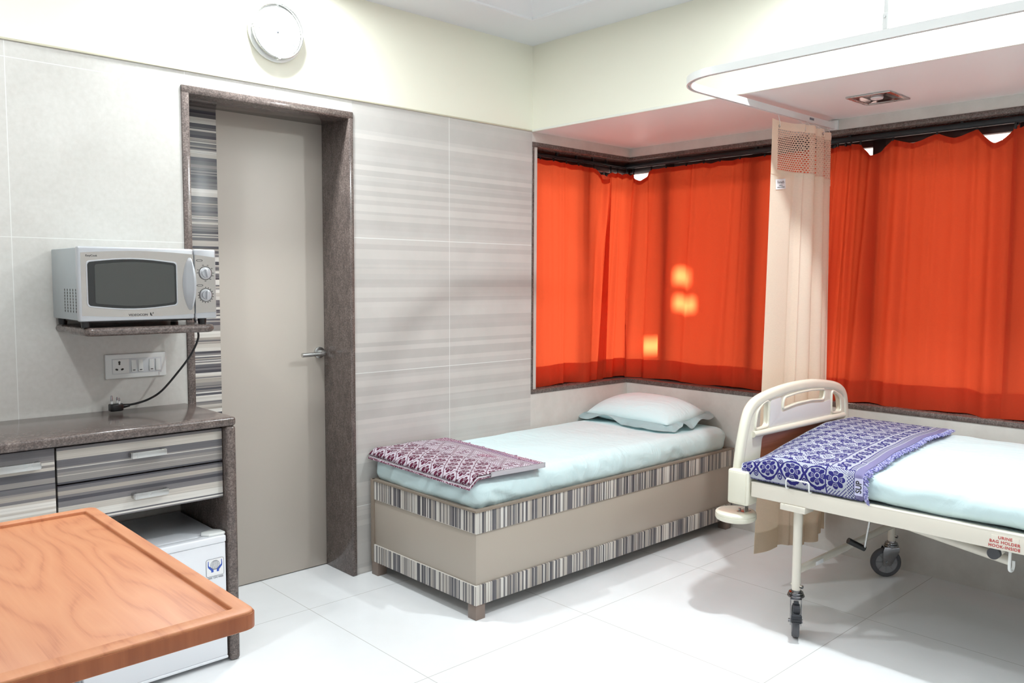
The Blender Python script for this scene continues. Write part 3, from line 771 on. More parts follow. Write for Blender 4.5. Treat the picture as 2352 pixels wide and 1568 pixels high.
# ================================================================== OVERBED TABLE
tx1, ty0, ty1, tz = -2.516, -1.955, -1.158, .820
t = thing('overbed_table', (-2.72, -1.55, 0), 'cherry wood overbed table with a raised rim in the foreground', 'table')
tx0 = tx1-.40
def rr_loop(x0, x1, y0, y1, r): return [((x0+x1)/2+a, (y0+y1)/2+c) for a, c in rrect(x1-x0, y1-y0, r)]
b = BM(); plate(b, [rr_loop(tx0, tx1, ty0, ty1, .018), rr_loop(tx0+.026, tx1-.026, ty0+.030, ty1-.026, .004)], (0, 0, tz-.030), (1, 0, 0), (0, 1, 0), .030, bev=.0025)
obj('rim', b, M_cherry2 if False else M_cherry, t)
b = BM(); box(b, tx0+.024, tx1-.024, ty0+.028, ty1-.024, tz-.028, tz-.007, .001); obj('tabletop', b, M_cherry, t)
b = BM(); sweep(b, [(x, y, tz-.016) for x, y in rr_loop(tx0-.0012, tx1+.0012, ty0-.0012, ty1+.0012, .018)], rrect(.0016, .024, .0006), closed=True, up_=(0, 0, 1)); obj('edge_band', b, M_cherry2, t)
b = BM(); box(b, tx0+.03, tx0+.09, -1.62, -1.56, .03, tz-.03, .006); obj('column', b, M_ivory, t)
b = BM(); box(b, tx0+.02, tx0+.10, -1.95, -1.22, .045, .085, .01); obj('base', b, M_ivory, t)
b = BM(); box(b, tx0+.02, tx0+.10, -1.64, -1.54, tz-.04, tz-.028, .002); obj('top_bracket', b, M_ivory, t)
for y in (-1.92, -1.25): b = BM(); cyl(b, (tx0+.045, y, .0225), (tx0+.075, y, .0225), .0225, seg=20); obj('castor', b, M_rubber, t)

# ================================================================== DIVAN BED
bx0, bx1, by0, by1 = -1.030, .795, -.750, -.030
bd = thing('divan_bed', (-.1, -.39, 0), 'taupe box bed with striped bands along the tiled wall', 'bed')
b = BM(); box(b, bx0+.008, bx1-.004, by0+.008, by1-.002, .135, .36, .001); obj('box_panel', b, M_taupe, bd)
b = BM(); box(b, bx0+.004, bx1, by0+.003, by1, .345, .430, .001); obj('upper_band', b, [M_lamx], bd)
b = BM(); box(b, bx0+.0035, bx0+.006, by0+.004, by1, .347, .428); obj('upper_end_band', b, [M_lamy], bd)
b = BM(); box(b, bx0+.002, bx1-.002, by0+.001, by1-.002, .060, .139, .001); obj('lower_band', b, [M_lamx], bd)
b = BM(); box(b, bx0, bx0+.003, by0+.002, by1, .061, .138); obj('lower_end_band', b, [M_lamy], bd)
b = BM()
w = .022
box(b, bx0, bx1+.002, by0, by0+w, .430, .4385); box(b, bx0, bx1+.002, by1-w, by1, .430, .4385); box(b, bx0, bx0+w, by0+w, by1-w, .430, .4385); box(b, bx1-w, bx1+.002, by0+w, by1-w, .430, .4385)
obj('top_rim', b, M_taupe_d, bd)
b = BM(); box(b, bx0-.002, bx0+.016, by1-.014, by1+.006, .06, .4385, .001); obj('corner_post', b, M_taupe_d, bd)
for x, y in ((bx0+.004, by0+.004), (bx0, by1-.045), (bx1-.055, by0+.004), (bx1-.055, by1-.05)):
    b = BM(); box(b, x, x+.048, y, y+.048, 0, .0605, .001); obj('leg', b, M_leg, bd)

def sheet_disp(cx_, cy_, amp=.0035, seed=0):
    def f(p, d):
        n1 = noise.noise(Vector((p.x*3.1+seed, p.y*4.3, p.z*3)))*amp
        side = 1-min(1, abs(d.z)) if d.length else 0
        q = Vector((p.x*9+p.z*7+seed, p.y*9+p.z*7, p.z*4)); q = q+Vector((noise.noise(q*.7), noise.noise(q*.7+Vector((5, 1, 2))), 0))*.9
        n2 = (.25-abs(noise.noise(q)))*amp*3.2*side
        n3 = (.2-abs(noise.noise(Vector((p.x*4+seed, p.y*7, 2)))))*amp*.8*(1-side)
        nn = d.normalized() if d.length > 1e-6 else Vector((0, 0, 1))
        return nn*(n1+n2+n3)
    return f
b = BM(); softbox(b, bx0+.012, bx1-.02, by0+.022, -.012, .415, .549, .055, (170, 60, 12), sheet_disp(0, 0, .008))
ms = obj('mattress', b, M_sheet, None, loc=(-.1, -.39, .415), sharp=3); tag(ms, 'mattress covered with a pale aqua sheet on the striped box bed', 'mattress')
# pillow
pc = Vector((.575, -.318, .618))
t = thing('pillow', (pc.x, pc.y, .545), 'plump pale aqua pillow at the window end of the box bed', 'pillow')
PW, PL = .185, .295
def pil(sgn):
    def fn(u, v):
        a, c = u*2-1, v*2-1
        th = .084*max(0, 1-abs(a)**2.6)**.62*max(0, 1-abs(c)**3.2)**.62
        px = a*PW*(1-.06*c*c); py = c*PL*(1-.05*a*a)
        base = -.006+.016*a-.010*abs(c)**2
        z = base+(th if sgn > 0 else -th*.70)
        z += .003*noise.noise(Vector((a*3, c*4, sgn)))*(1-max(abs(a), abs(c)))
        return pc+Vector((px, py, max(z, -.066)))
    return fn
b = BM(); grid(b, 36, 44, pil(1)); grid(b, 36, 44, pil(-1), flip=True)
bmesh.ops.remove_doubles(b, verts=b.verts[:], dist=1e-5); obj('cushion', b, M_sheet, t, sharp=3)
def flange(u, v):
    a = u*2*PI; c_, s_ = math.cos(a), math.sin(a); k = 1/max(abs(c_), abs(s_)); rr_ = min(k, 1.30)
    ex, ey = c_*rr_, s_*rr_
    ex, ey = max(-1, min(1, ex)), max(-1, min(1, ey))
    o = Vector((ex*(PW*.97+.038*v), ey*(PL*.97+.045*v), 0))
    z = -.006+.016*ex-.010*ey*ey+v*(-.020+.014*math.sin(a*9+1)+.010*math.sin(a*5))
    if ex < -.5 and ey < 0: z -= .018*v
    return pc+o+Vector((0, 0, max(z, -.060)))
b = BM(); grid(b, 160, 5, flange, thick=.0015); obj('pillowcase_flange', b, M_sheet, t, sharp=3)

# folded maroon blanket
t = thing('folded_blanket', (-.82, -.37, .549), 'folded maroon and white patterned blanket on the foot of the box bed', 'blanket')
qx0, qx1, qy0, qy1 = -1.045, -.655, -.728, -.010
def q_top(u, v):
    x = qx0+(qx1-qx0)*u; y = qy0+(qy1-qy0)*v
    x += .012*v*(1-u)+.045*v*u; y += .006*math.sin(u*5)-.010*u*(1-v)
    e = min(u, 1-u, v, 1-v)
    z = .575-.75*max(0, -1.000-x)-.006*(1-min(1, e/.03))**2-.004*u+.0025*math.sin(x*22+y*9)+.003*noise.noise(Vector((x*9, y*9, 0)))
    return Vector((x, y, z))
b = BM(); grid(b, 60, 90, q_top, uv=lambda u, v: ((u*.375), v*.72), thick=-.004); obj('top_layer', b, M_marb, t, sharp=3)
def q_edge(k):
    b = BM(); z = .5515+.0062*k; i = .003*((k*7) % 3)
    def pt(u, v):
        p = q_top(u, v); return Vector((p.x+(i if u < .5 else i*2.2), p.y+(i if v < .5 else -i), z-.75*max(0, -1.000-p.x)))
    pts = []
    for j in range(40): pts.append(pt(j/40, 0))
    for j in range(30): pts.append(pt(1, j/30))
    for j in range(20): pts.append(pt(1-j/20, 1))
    for j in range(40): pts.append(pt(0, 1-j/40))
    bb = bmesh.new(); A = [bb.verts.new(p) for p in pts]; B_ = [bb.verts.new(p+Vector((0, 0, .0054+.0008*math.sin(n_*.5)))) for n_, p in enumerate(pts)]
    for j in range(len(pts)):
        f = bb.faces.new((A[j], A[(j+1) % len(pts)], B_[(j+1) % len(pts)], B_[j]))
    bb.faces.new(A[::-1]); bb.faces.new(B_)
    bmesh.ops.bevel(bb, geom=[e for e in bb.edges if len(e.link_faces) == 2 and e.calc_face_angle(0) > 1.2], offset=.0022, segments=3, affect='EDGES')
    for f in bb.faces: f.smooth = True
    me = bpy.data.meshes.new('t'); bb.to_mesh(me); bb.free(); b.from_mesh(me); bpy.data.meshes.remove(me)
    return b
for k in range(3):
    o = obj('fold_layer', q_edge(k), M_marside if k % 2 == 0 else M_whitec, t)
b = BM()
def near_hem(u, v):
    p = q_top(.28+.74*u, 0); return Vector((p.x, p.y-.003-.003*math.sin(v*PI*3)**2, .552+.022*v))
grid(b, 40, 6, near_hem, thick=.0015); obj('white_selvedge', b, M_whitec, t, sharp=3)
def strands(bm, P0, P1, n, ln, out, seed, drop=.3, r=.0011, curl=.5):
    rd = random.Random(seed); P0, P1, out = Vector(P0), Vector(P1), Vector(out)
    for i in range(n):
        p = P0.lerp(P1, (i+rd.random())/n); L = ln*(.6+.7*rd.random()); d1 = (out+Vector((rd.uniform(-curl, curl), rd.uniform(-curl, curl), rd.uniform(-.1, .35)))).normalized()
        d2 = (out+Vector((rd.uniform(-curl, curl), rd.uniform(-curl, curl), -drop))).normalized()
        sweep(bm, [p, p+d1*L*.35+Vector((0, 0, .001)), p+d1*L*.5+d2*L*.25, p+d1*L*.5+d2*L*.55], circ(r, 4))
b = BM(); strands(b, q_top(1, .10)+Vector((0, 0, -.004)), q_top(1, .97)+Vector((0, 0, -.003)), 420, .027, (1, .05, .1), 3, .35, .0021, .9); obj('fringe', b, M_fr_m, t, 'mauve fringe')

# ================================================================== HOSPITAL BED
hb = thing('hospital_bed', (.24, -2.4, 0), 'ivory metal hospital bed on castors along the window wall', 'hospital bed')
XN, XF = -.245, .715
yH = -1.402
for s, xx in ((1, XN), (-1, XF)):
    b = BM()
    box(b, xx-.014, xx+.014, -3.40, -1.478, .503, .559, .004, 3)
    box(b, min(xx-.014, xx+s*.03), max(xx+.014, xx+s*.03), -3.40, -1.478, .556, .5625, .002, 2)
    obj('side_rail', b, M_ivory, hb)
b = BM(); box(b, XN+.015, XF-.015, -3.38, -1.48, .545, .563, .002); obj('deck', b, M_steel, hb, 'metal deck under the mattress')
# headboard shell with grip openings
def curve2(pts, n=6, closed=True): return [(p.x, p.y) for p in smooth_path([Vector((a, c, 0)) for a, c in pts], n, closed)]
outl = smooth_path([Vector(p) for p in ((-.238, .50, 0), (-.236, .60, 0), (-.216, .708, 0), (-.186, .80, 0), (-.155, .840, 0), (-.10, .864, 0), (.0, .881, 0), (.13, .893, 0), (.25, .896, 0), (.37, .893, 0), (.50, .878, 0), (.585, .862, 0), (.64, .838, 0), (.668, .80, 0), (.686, .708, 0), (.706, .60, 0), (.708, .50, 0))], 4)
outer = [(p.x, p.y) for p in outl]
def rpoly(pts, r=.012, n=4):
    """round the corners of a polygon"""
    o = []; N = len(pts)
    for i in range(N):
        p0, p, p1 = Vector(pts[i-1]), Vector(pts[i]), Vector(pts[(i+1) % N])
        a = (p0-p); c = (p1-p); ra = min(r, a.length*.45, c.length*.45); a = p+a.normalized()*ra; c = p+c.normalized()*ra
        for k in range(n+1): q = k/n; o.append(tuple((a*(1-q)**2+p*2*q*(1-q)+c*q*q)))
    return o
cutL = rpoly([(-.135, .738), (-.030, .742), (-.030, .850), (-.075, .842), (-.118, .812)], .022)
cutR = rpoly([(.520, .737), (.618, .733), (.605, .800), (.575, .822), (.520, .842)], .022)
top_m = [(.085+.35*i/10, .850+.012*math.sin(PI*i/10)) for i in range(11)]; bot_m = [(.43-.34*i/10, .802+.012*math.sin(PI*i/10)) for i in range(11)]
cutM = rpoly([(.080, .800)]+[(.20, .812), (.33, .814)]+[(.445, .806), (.452, .852), (.33, .860), (.20, .858), (.092, .848)], .018)
cutW = rpoly([(-.095, .47+.06), (.585, .53), (.600, .702), (-.070, .706)], .020)
b = BM(); plate(b, [outer, cutL, cutM, cutR, cutW], (0, yH+.012, 0), (1, 0, 0), (0, 0, 1), .024, bev=.0045)
for s in (1,):
    rimp = [Vector((p.x*.985+.0035, yH, p.y-.012)) for p in outl]
    sweep(b, rimp, rrect(.044, .034, .014), up_=(0, 1, 0))
hd = obj('headboard', b, M_ivory2, hb)
b = BM(); tube(b, smooth_path([(-.150, yH-.014, .722), (.1, yH-.018, .7215), (.4, yH-.018, .719), (.640, yH-.014, .716)], 4), .013, 14); obj('cross_grip', b, M_ivory2, hd)
for cut in (cutL, cutM, cutR):
    b = BM(); sweep(b, [(p[0], yH-.012, p[1]) for p in cut], circ(.0055, 8), closed=True); obj('grip_lip', b, M_ivory2, hd)
b = BM(); box(b, -.11, .61, yH-.006, yH+.006, .52, .715); obj('wood_panel', b, M_wpanel, hd, 'cherry wood insert')
b = BM(); box(b, -.020, .095, yH-.0145, yH-.011, .745, .86); 
bmesh.ops.delete(b, geom=b.verts[:], context='VERTS')
plate(b, [rpoly([(-.022, .735), (.513, .730), (.513, .80), (.46, .797), (.44, .794), (.33, .802), (.20, .80), (.08, .788), (.068, .80), (.068, .852), (-.015, .846)], .010)], (0, yH-.0115, 0), (1, 0, 0), (0, 0, 1), .002, bev=.0006)
obj('grey_panel', b, M_hpanel, hd)
# footboard (same kind, out of view)
b = BM(); plate(b, [outer], (0, -3.42, 0), (1, 0, 0), (0, 0, 1), .024, bev=.0045); obj('footboard', b, M_ivory2, hb)
for xx, s in ((XN, -1), (XF, 1)):
    b = BM(); box(b, xx-.028 if s < 0 else xx-.02, xx+.045 if s < 0 else xx+.028, -1.474, -1.382, .463, .600, .010, 4)
    if s < 0: box(b, xx-.031, xx-.027, -1.464, -1.392, .473, .590, .0018)
    cb = obj('corner_bracket', b, M_ivory2, hb)
    xw = xx+.028 if s < 0 else xx-.02
    b = BM(); box(b, xw-.013, xw+.013, -1.437, -1.434, .425, .47, .001); box(b, xw-.02, xw+.035, -1.437, -1.405, .424, .427, .001); cyl(b, (xw-.006, -1.41, .427), (xw-.006, -1.41, .437), .006, seg=6)
    obj('buffer_bracket', b, M_steel, cb)
    b = BM(); lathe(b, (xw-.004, -1.392, .388), (0, 0, 1), [(0, 0), (.070, 0), (.077, .004), (.080, .010), (.080, .0205), (.0785, .022), (.080, .0235), (.079, .030), (.074, .035), (.066, .037), (0, .037)], 48); obj('buffer_wheel', b, M_ivory2, cb)
# legs and castors
def castor(x, y, z0, R, yaw, brake, par):
    """z0: lower end of leg; yaw: rolling direction"""
    d = Vector((math.cos(yaw), math.sin(yaw), 0)); s = Vector((-d.y, d.x, 0)); o = Vector((x, y, 0)); ax = o-d*.022
    M = Matrix((d, s, Vector((0, 0, 1)))).transposed().to_4x4(); M.translation = ax
    b = BM(); lathe(b, (x, y, z0-.026), (0, 0, 1), [(0, 0), (.030, 0), (.032, .004), (.030, .009), (.026, .010), (.028, .014), (.026, .019), (.019, .022), (.018, .026)], 32)
    for sg in (-1, 1):
        plate(b, [[(-.018, R-.012), (.018, R-.012), (.052, z0-.045), (.052, z0-.026), (-.012, z0-.026), (-.018, z0-.045)]], ax+s*(sg*.019)+s*(.0012), d, Vector((0, 0, 1)), .0024, bev=.0004)
    box(b, -.012, .052, -.020, .020, z0-.029, z0-.026, .001, M=M)
    cyl(b, ax+s*-.026+Vector((0, 0, R)), ax+s*.026+Vector((0, 0, R)), .007, seg=12)
    c_ = obj('castor', b, M_chrome, par)
    b = BM(); cc = ax+Vector((0, 0, R))
    lathe(b, cc, s, [(R*.72, -.013), (R*.93, -.0125), (R, -.006), (R, .006), (R*.93, .0125), (R*.72, .013)], 40)
    lathe(b, cc, s, [(R*.72, -.013), (R*.70, -.010), (0, -.009)], 40, mi=1); lathe(b, cc, s, [(R*.72, .013), (R*.70, .010), (0, .009)], 40, mi=1)
    for k in range(8):
        a = k*PI/4; dd_ = d*math.cos(a)+Vector((0, 0, 1))*math.sin(a)
        for sg in (-1, 1): cyl(b, cc+s*sg*.0105, cc+s*sg*.0105+dd_*R*.68, .0032, seg=6, mi=1)
    obj('wheel', b, [M_rubber, M_hub], c_)
    if brake:
        b = BM(); box(b, -.075, -.060, -.019, .019, z0-.095, z0-.062, .005, M=M)
        for k in range(3): box(b, -.0768, -.074, -.014, .014, z0-.092+k*.009, z0-.089+k*.009, M=M)
        box(b, -.062, -.010, -.013, .013, z0-.062, z0-.040, .003, M=M); box(b, -.035, -.012, -.009, .009, z0-.040, z0-.030, .002, M=M)
        obj('brake_pedal', b, M_rubd, c_)
LEG = []
for (x, y, R, yaw, br) in ((-.213, -1.652, .060, .53, True), (.680, -1.640, .066, -.85, False), (-.213, -3.2, .060, .2, True), (.680, -3.2, .066, .2, False)):
    b = BM(); cyl(b, (x, y, .172 if x < 0 else .165), (x, y, .503), .0165, seg=24); 
    cyl(b, (x-.002, y-.024, .190), (x, y+.02, .190), .004, seg=8)
    lg = obj('leg', b, M_ivory, hb)
    b = BM(); cyl(b, (x-.0, y-.027, .188), (x, y-.016, .188), .0065, seg=6); obj('bolt', b, M_chrome, lg)
    castor(x, y, .172 if x < 0 else .165, R, yaw, br, hb)
for x in (XN, XF):
    for yy in (-1.652, -3.2):
        b = BM(); box(b, x-.020, x+.05, yy-.052, yy+.048, .480, .504, .003); obj('leg_plate', b, M_ivory, hb)
for yy in (-1.652, -3.2): b = BM(); cyl(b, (-.213, yy, .245), (.68, yy, .245), .0145, seg=20); obj('cross_bar', b, M_ivory, hb)
b = BM(); box(b, -.09, -.03, -1.6675, -1.666, .238, .254, .0005); obj('cross_bar_label', b, M_paper, hb)
# mattress stop
zx = XN-.030
b = BM(); tube(b, smooth_path([(XN-.010, -1.632, .564), (zx+.004, -1.632, .568), (zx, -1.632, .580), (zx, -1.633, .598), (zx, -1.640, .604), (zx, -1.675, .6035), (zx, -1.712, .603), (zx, -1.721, .598), (zx, -1.722, .580), (zx+.004, -1.722, .568), (XN-.010, -1.722, .564)], 5), .0030, 10); obj('mattress_stop', b, M_wplas, hb)
# backrest linkage and crank
b = BM(); tube(b, [(-.03, -1.86, .470), (-.03, -2.31, .4085)], .0165, 18); obj('linkage_tube', b, M_ivory, hb)
b = BM(); box(b, -.045, -.015, -2.215, -2.165, .44, .545, .012, 3); obj('linkage_bracket', b, M_ivory, hb)
b = BM(); box(b, -.070, -.03, -2.300, -2.258, .432, .52, .008, 3); obj('pivot_lug', b, M_ivory, hb)
b = BM(); cyl(b, (-.088, -2.276, .437), (-.066, -2.276, .437), .0195, .0195, 28); obj('pivot_cap', b, M_rubber, hb)
b = BM(); tube(b, smooth_path([(-.236, -2.366, .510), (-.238, -2.366, .475), (-.238, -2.366, .447), (-.230, -2.367, .437), (-.218, -2.369, .437), (-.211, -2.370, .449), (-.211, -2.370, .466)], 6), .0045, 10); obj('bag_hook', b, M_wplas, hb)
b = BM(); tube(b, [(.05, -1.818, .500), (.05, -1.790, .302)], .0045, 10); tube(b, [(.16, -1.74, .49), (.34, -1.70, .40)], .006, 8); obj('crank_rod', b, M_steel, hb)
b = BM(); cyl(b, (.008, -1.745, .335), (.056, -1.789, .303), .012, .011, 18); obj('crank_handle', b, M_black, hb)
b = BM(); box(b, XN-.0148, XN-.0138, -2.395, -2.318, .508, .549, .0002); lb = obj('warning_label', b, M_ivory, hb, 'cream label with red capital lettering')
for i, (s, y_) in enumerate((('URINE', .5425), ('BAG HOLDER', .5285), ('HOOK-INSIDE', .5145))):
    text('label_lettering', s, .0128, (XN-.0152, -2.357+.001*i, y_), (0, -1, 0), (0, 0, 1), M_red, lb, .0002, .0003, 1.12, sx=1.0)

# mattress of the hospital bed
def hdrop(x, y):
    h = max(0, 1-(-1.438-y)/.16)
    return .062*min(1, h)**1.5*max(0, min(1, 1-(x+.12)/.55))
def hdisp(p, d):
    o = sheet_disp(0, 0, .006, 4)(p, d)
    s = Vector((0, 0, .0))
    if p.z > .62: s.z += .022*min(1, max(0, (p.x+.2)/.5))
    s.z -= hdrop(p.x, p.y)*min(1, max(0, (p.z-.58)/.08))
    return o+s
b = BM(); softbox(b, XN+.002, XF-.015, -3.37, -1.440, .5635, .664, .045, (60, 160, 12), hdisp)
hm = obj('mattress', b, M_sheet, None, loc=(.24, -2.4, .5635), sharp=3); tag(hm, 'mattress with a pale aqua sheet on the ivory hospital bed', 'mattress')

# blue blanket draped across the head end
bk = thing('folded_blanket', (.24, -1.68, .66), 'blue and white flower patterned blanket laid across the head of the hospital bed', 'blanket')
def bl(u, v):
    """u: along the bed 0 head .. 1 fringe ; v: 0 near lower edge .. 1 far edge"""
    y = -1.438-.482*u
    s = v*1.085
    if s < .078: q = s/.078; x, z = XN-.013-.008*math.sin(q*PI), .578+.078*q
    elif s < .17: q = (s-.078)/.092; a = q*PI/2; x, z = XN-.013+.062*(1-math.cos(a)), .656+.026*math.sin(a)
    else: q = (s-.17)/.915; x = XN+.049+(XF-.02-XN-.049)*q; z = .682+.026*min(1, q*2)*(1-.25*max(0, q-.8)*5)
    z -= hdrop(x, y)*min(1, s/.15)*.95
    if v < .2: z -= .004*u
    z += .003*noise.noise(Vector((x*8, y*8, 1)))
    y += .058*v*u*1.0+(.004*math.sin(v*20))*u
    return Vector((x, y, z))
b = BM(); grid(b, 60, 110, bl, uv=lambda u, v: (u*.487, v*1.085), thick=.004, flip=True); obj('cloth', b, M_blueb, bk, sharp=3)
def bl2(u, v):
    p = bl(min(1, .02+u*.96), v); p.z -= .005; p.x += .003 if v < .15 else 0; return p
b = BM(); grid(b, 40, 80, bl2, thick=.003, flip=True); obj('under_fold', b, M_fr_b, bk, sharp=3)
b = BM(); rd = random.Random(7)
for i in range(900):
    v = rd.random(); p = bl(1, v)-Vector((0, 0, .003)); side = v < .09
    L = .021*(.6+.7*rd.random())
    o1 = Vector((rd.uniform(-.35, .35)-(.25 if side else 0), -1, rd.uniform(.0, .6))).normalized(); o2 = Vector((rd.uniform(-.6, .6)-(.2 if side else 0), -.7, -.45)).normalized()
    if side: o1 = Vector((-.25, -.8+rd.uniform(-.2, .2), rd.uniform(-.6, .5))).normalized(); o2 = Vector((0, -.4+rd.uniform(-.5, .3), -.8)).normalized()
    sweep(b, [p, p+o1*L*.35, p+o1*L*.5+o2*L*.25, p+o1*L*.5+o2*L*.55], circ(.0016, 5))
obj('fringe', b, M_fr_b, bk, 'blue and white twisted fringe')
# woven letters on the drop
b = BM(); box(b, XN-.0236, XN-.0226, -1.9155, -1.8865, .590, .650); obj('woven_patch', b, mat('pale_lilac_weave', (206, 204, 232), .9), bk)
b = BM(); y_ = -1.438-.470*.985
text('woven_lettering', 'SUP', .029, (XN-.0240, -1.901, .620), (0, 0, 1), (0, 1, 0), M_ink, bk, .0004, .0005, 1.0, sx=.9)

# ================================================================== ORANGE CURTAINS, RODS
def folds(seed, n, L, amp, wmin=.012, wmax=.035):
    rd = random.Random(seed); out = []
    for i in range(n):
        out.append(((i+.2+.6*rd.random())*L/n, rd.uniform(wmin, wmax), amp*rd.uniform(.4, 1)*(1 if rd.random() < .55 else -1), rd.uniform(-.035, .035), rd.uniform(.3, 1)))
    return out
def curtain(A, D, N, L, hooks, ztop, zbot, seed, label, nf=14, amp=.016, extra=(), hemh=.112, lean=(0, 0), path=None):
    """A start, D direction, N towards the room; hooks: [(s, z)], valleys between"""
    A, D, N = Vector(A), Vector(D), Vector(N); fo = folds(seed, nf, L, amp)+list(extra)
    def ztf(s):
        for k in range(len(hooks)-1):
            s0, z0, g = hooks[k]; s1, z1, _ = hooks[k+1]
            if s0 <= s <= s1:
                q = (s-s0)/(s1-s0); return z0+(z1-z0)*q-g*(1-abs(2*q-1)**1.35)
        return hooks[-1][1]
    def off(s, v):
        o = 0
        for c, w, a, dr, gr in fo:
            cc = c+dr*v; o += a*(.35+.65*min(1, v*2.2)*gr+.25*(1-v))*math.exp(-((s-cc)/(w*(1+.5*v)))**2)
        return o
    def P(s, v, n=0):
        zt = ztf(s); z = zt+(zbot-zt)*v
        sag = max(0, ztop-zt)*max(0, 1-v*3)
        z += .004*math.sin(s*17+seed)*v
        ss = s+lean[0]*v*(1-s/L)+lean[1]*v*(s/L)
        if path:
            q, nn = path(ss, v); return q+nn*(off(s, v)+n+sag*.25)+Vector((0, 0, z))
        return A+D*ss+N*(off(s, v)+n+sag*.25)+Vector((0, 0, z))
    t = thing('window_curtain', A+D*(L/2)+Vector((0, 0, zbot)), label, 'curtain', 'orange window curtains')
    nu = int(L*150); b = BM(); grid(b, nu, 60, lambda u, v: P(u*L, v)); obj('cloth', b, M_orange, t, sharp=3)
    vh = 1-hemh/(ztop-zbot)
    b = BM(); grid(b, nu, 10, lambda u, v: P(u*L, vh+(1-vh)*v, .0015)); obj('hem', b, M_orange, t, sharp=3)
    b = BM(); grid(b, nu, 4, lambda u, v: P(u*L, .022*v, -.0015)); obj('heading_tape', b, M_orange, t, sharp=3)
    for s, z, g in hooks:
        b = BM(); p = A+D*min(max(s, .006), L-.006)+N*off(s, 0)
        if path: q, nn = path(min(max(s, .006), L-.006), 0); p = q+nn*off(s, 0)
        Mx = Matrix.Translation((p.x, p.y, 0)); box(b, -.0045, .0045, -.0045, .0045, z-.006, 1.9955, .001, M=Mx); obj('curtain_hook', b, M_black, t)
    return t
XR, YR = .885, .062      # curtain planes
curtain((.018, YR, 0), (1, 0, 0), (0, -1, 0), .700, [(0, 1.984, .004), (.10, 1.984, .006), (.2, 1.984, .006), (.31, 1.982, .006), (.41, 1.980, .006), (.54, 1.976, .058), (.70, 1.965, 0)], 1.985, .750, 3,
        'orange curtain over the narrow side window next to the striped tile wall', 11, .020, ((.56, .03, .03, -.05, 1), (.64, .02, .035, -.06, 1), (.68, .012, -.02, -.05, 1)), lean=(0, -.03))
def corner_path(s, v):
    """runs along the side window, turns round the corner and follows the long window"""
    s0 = .165+.10*v; r = .05; xc, yc = XR-r, YR+.018-r
    a1 = s0-r; q = s+(.10*v if s > 0 else .10*v)-.10*v*min(1, max(0, (s-.0)/.3))
    q = s*(1) - (0 if s > s0 else 0)
    sa = a1-(a1-0)*0
    st = XR-s0
    if s < a1: return Vector((st+s, YR+.018, 0)), Vector((0, -1, 0))
    if s < a1+r*PI/2: t_ = (s-a1)/r; return Vector((xc+r*math.sin(t_), yc+r*math.cos(t_), 0)), Vector((-math.sin(t_), -math.cos(t_), 0))
    L0 = 1.40-(a1+r*PI/2); f_ = (s-a1-r*PI/2)/L0
    return Vector((XR, yc-f_*(1.215+yc), 0)), Vector((-1, 0, 0))
curtain((XR-.165, YR, 0), (0, -1, 0), (-1, 0, 0), 1.40, [(0, 1.972, .012), (.07, 1.972, .012), (.15, 1.972, .012), (.20, 1.965, .055), (.32, 1.982, .004), (.42, 1.986, .004), (.55, 1.986, .004), (.67, 1.987, .012), (.77, 1.987, .006), (.89, 1.987, .004), (1.03, 1.987, .004), (1.18, 1.987, .003), (1.40, 1.987, 0)], 1.987, .750, 11,
        'widest orange curtain, from the corner of the window bay to the cream privacy curtain', 17, .020, ((.10, .015, .02, .02, 1), (.235, .022, .055, .04, 1), (.29, .012, -.03, .06, 1), (1.35, .012, .03, 0, 1), (1.38, .01, -.03, 0, 1)), path=corner_path)
curtain((XR-.02, -1.222, 0), (0, -1, 0), (-1, 0, 0), .80, [(0, 1.985, .002), (.03, 1.985, .002), (.06, 1.985, .002), (.09, 1.985, .002), (.13, 1.985, .070), (.275, 1.990, .030), (.475, 1.992, .032), (.635, 1.994, .075), (.80, 1.992, 0)], 1.99, .748, 23,
        'orange curtain with deep scallops right of the cream privacy curtain', 12, .024, ((.03, .010, .03, 0, 1), (.07, .010, -.02, .0, 1), (.10, .010, .03, .02, 1), (.20, .02, .05, -.02, 1), (.275, .02, -.02, 0, .4), (.71, .025, .04, .02, 1)), lean=(-.055, .0))
curtain((XR-.035, -2.005, 0), (0, -1, 0), (-1, 0, 0), .70, [(0, 1.975, .01), (.06, 1.992, .04), (.2, 1.99, .04), (.36, 1.99, .05), (.54, 1.99, .04), (.70, 1.99, 0)], 1.99, .748, 31,
        'orange curtain cut off by the right edge of the photo', 8, .024)
t = thing('curtain_rail', (.40, YR+.012, 2.0), 'black curtain rail over the narrow side window', 'curtain rail', 'black curtain rails')
b = BM(); box(b, .016, .86, YR+.0, YR+.022, 2.000, 2.012, .003); box(b, .016, .86, YR+.004, YR+.018, 1.996, 2.001); obj('rail', b, M_blackrod, t)
for x in (.10, .26, .42, .56, .68): b = BM(); box(b, x-.006, x+.006, YR+.004, YR+.018, 2.011, 2.0305, .001); obj('rail_bracket', b, M_blackrod, t)
t = thing('curtain_rail', (XR-.01, -1.7, 2.0), 'black curtain rail over the long window', 'curtain rail', 'black curtain rails')
b = BM(); box(b, XR-.035, XR-.012, -3.4, .075, 2.000, 2.022, .003); box(b, XR-.030, XR-.016, -3.4, .075, 1.996, 2.001); obj('rail', b, M_blackrod, t)
for k in range(7): b = BM(); box(b, XR-.03, XR-.017, -.3-.5*k-.006, -.3-.5*k+.006, 2.021, 2.0305, .001); obj('rail_bracket', b, M_blackrod, t)

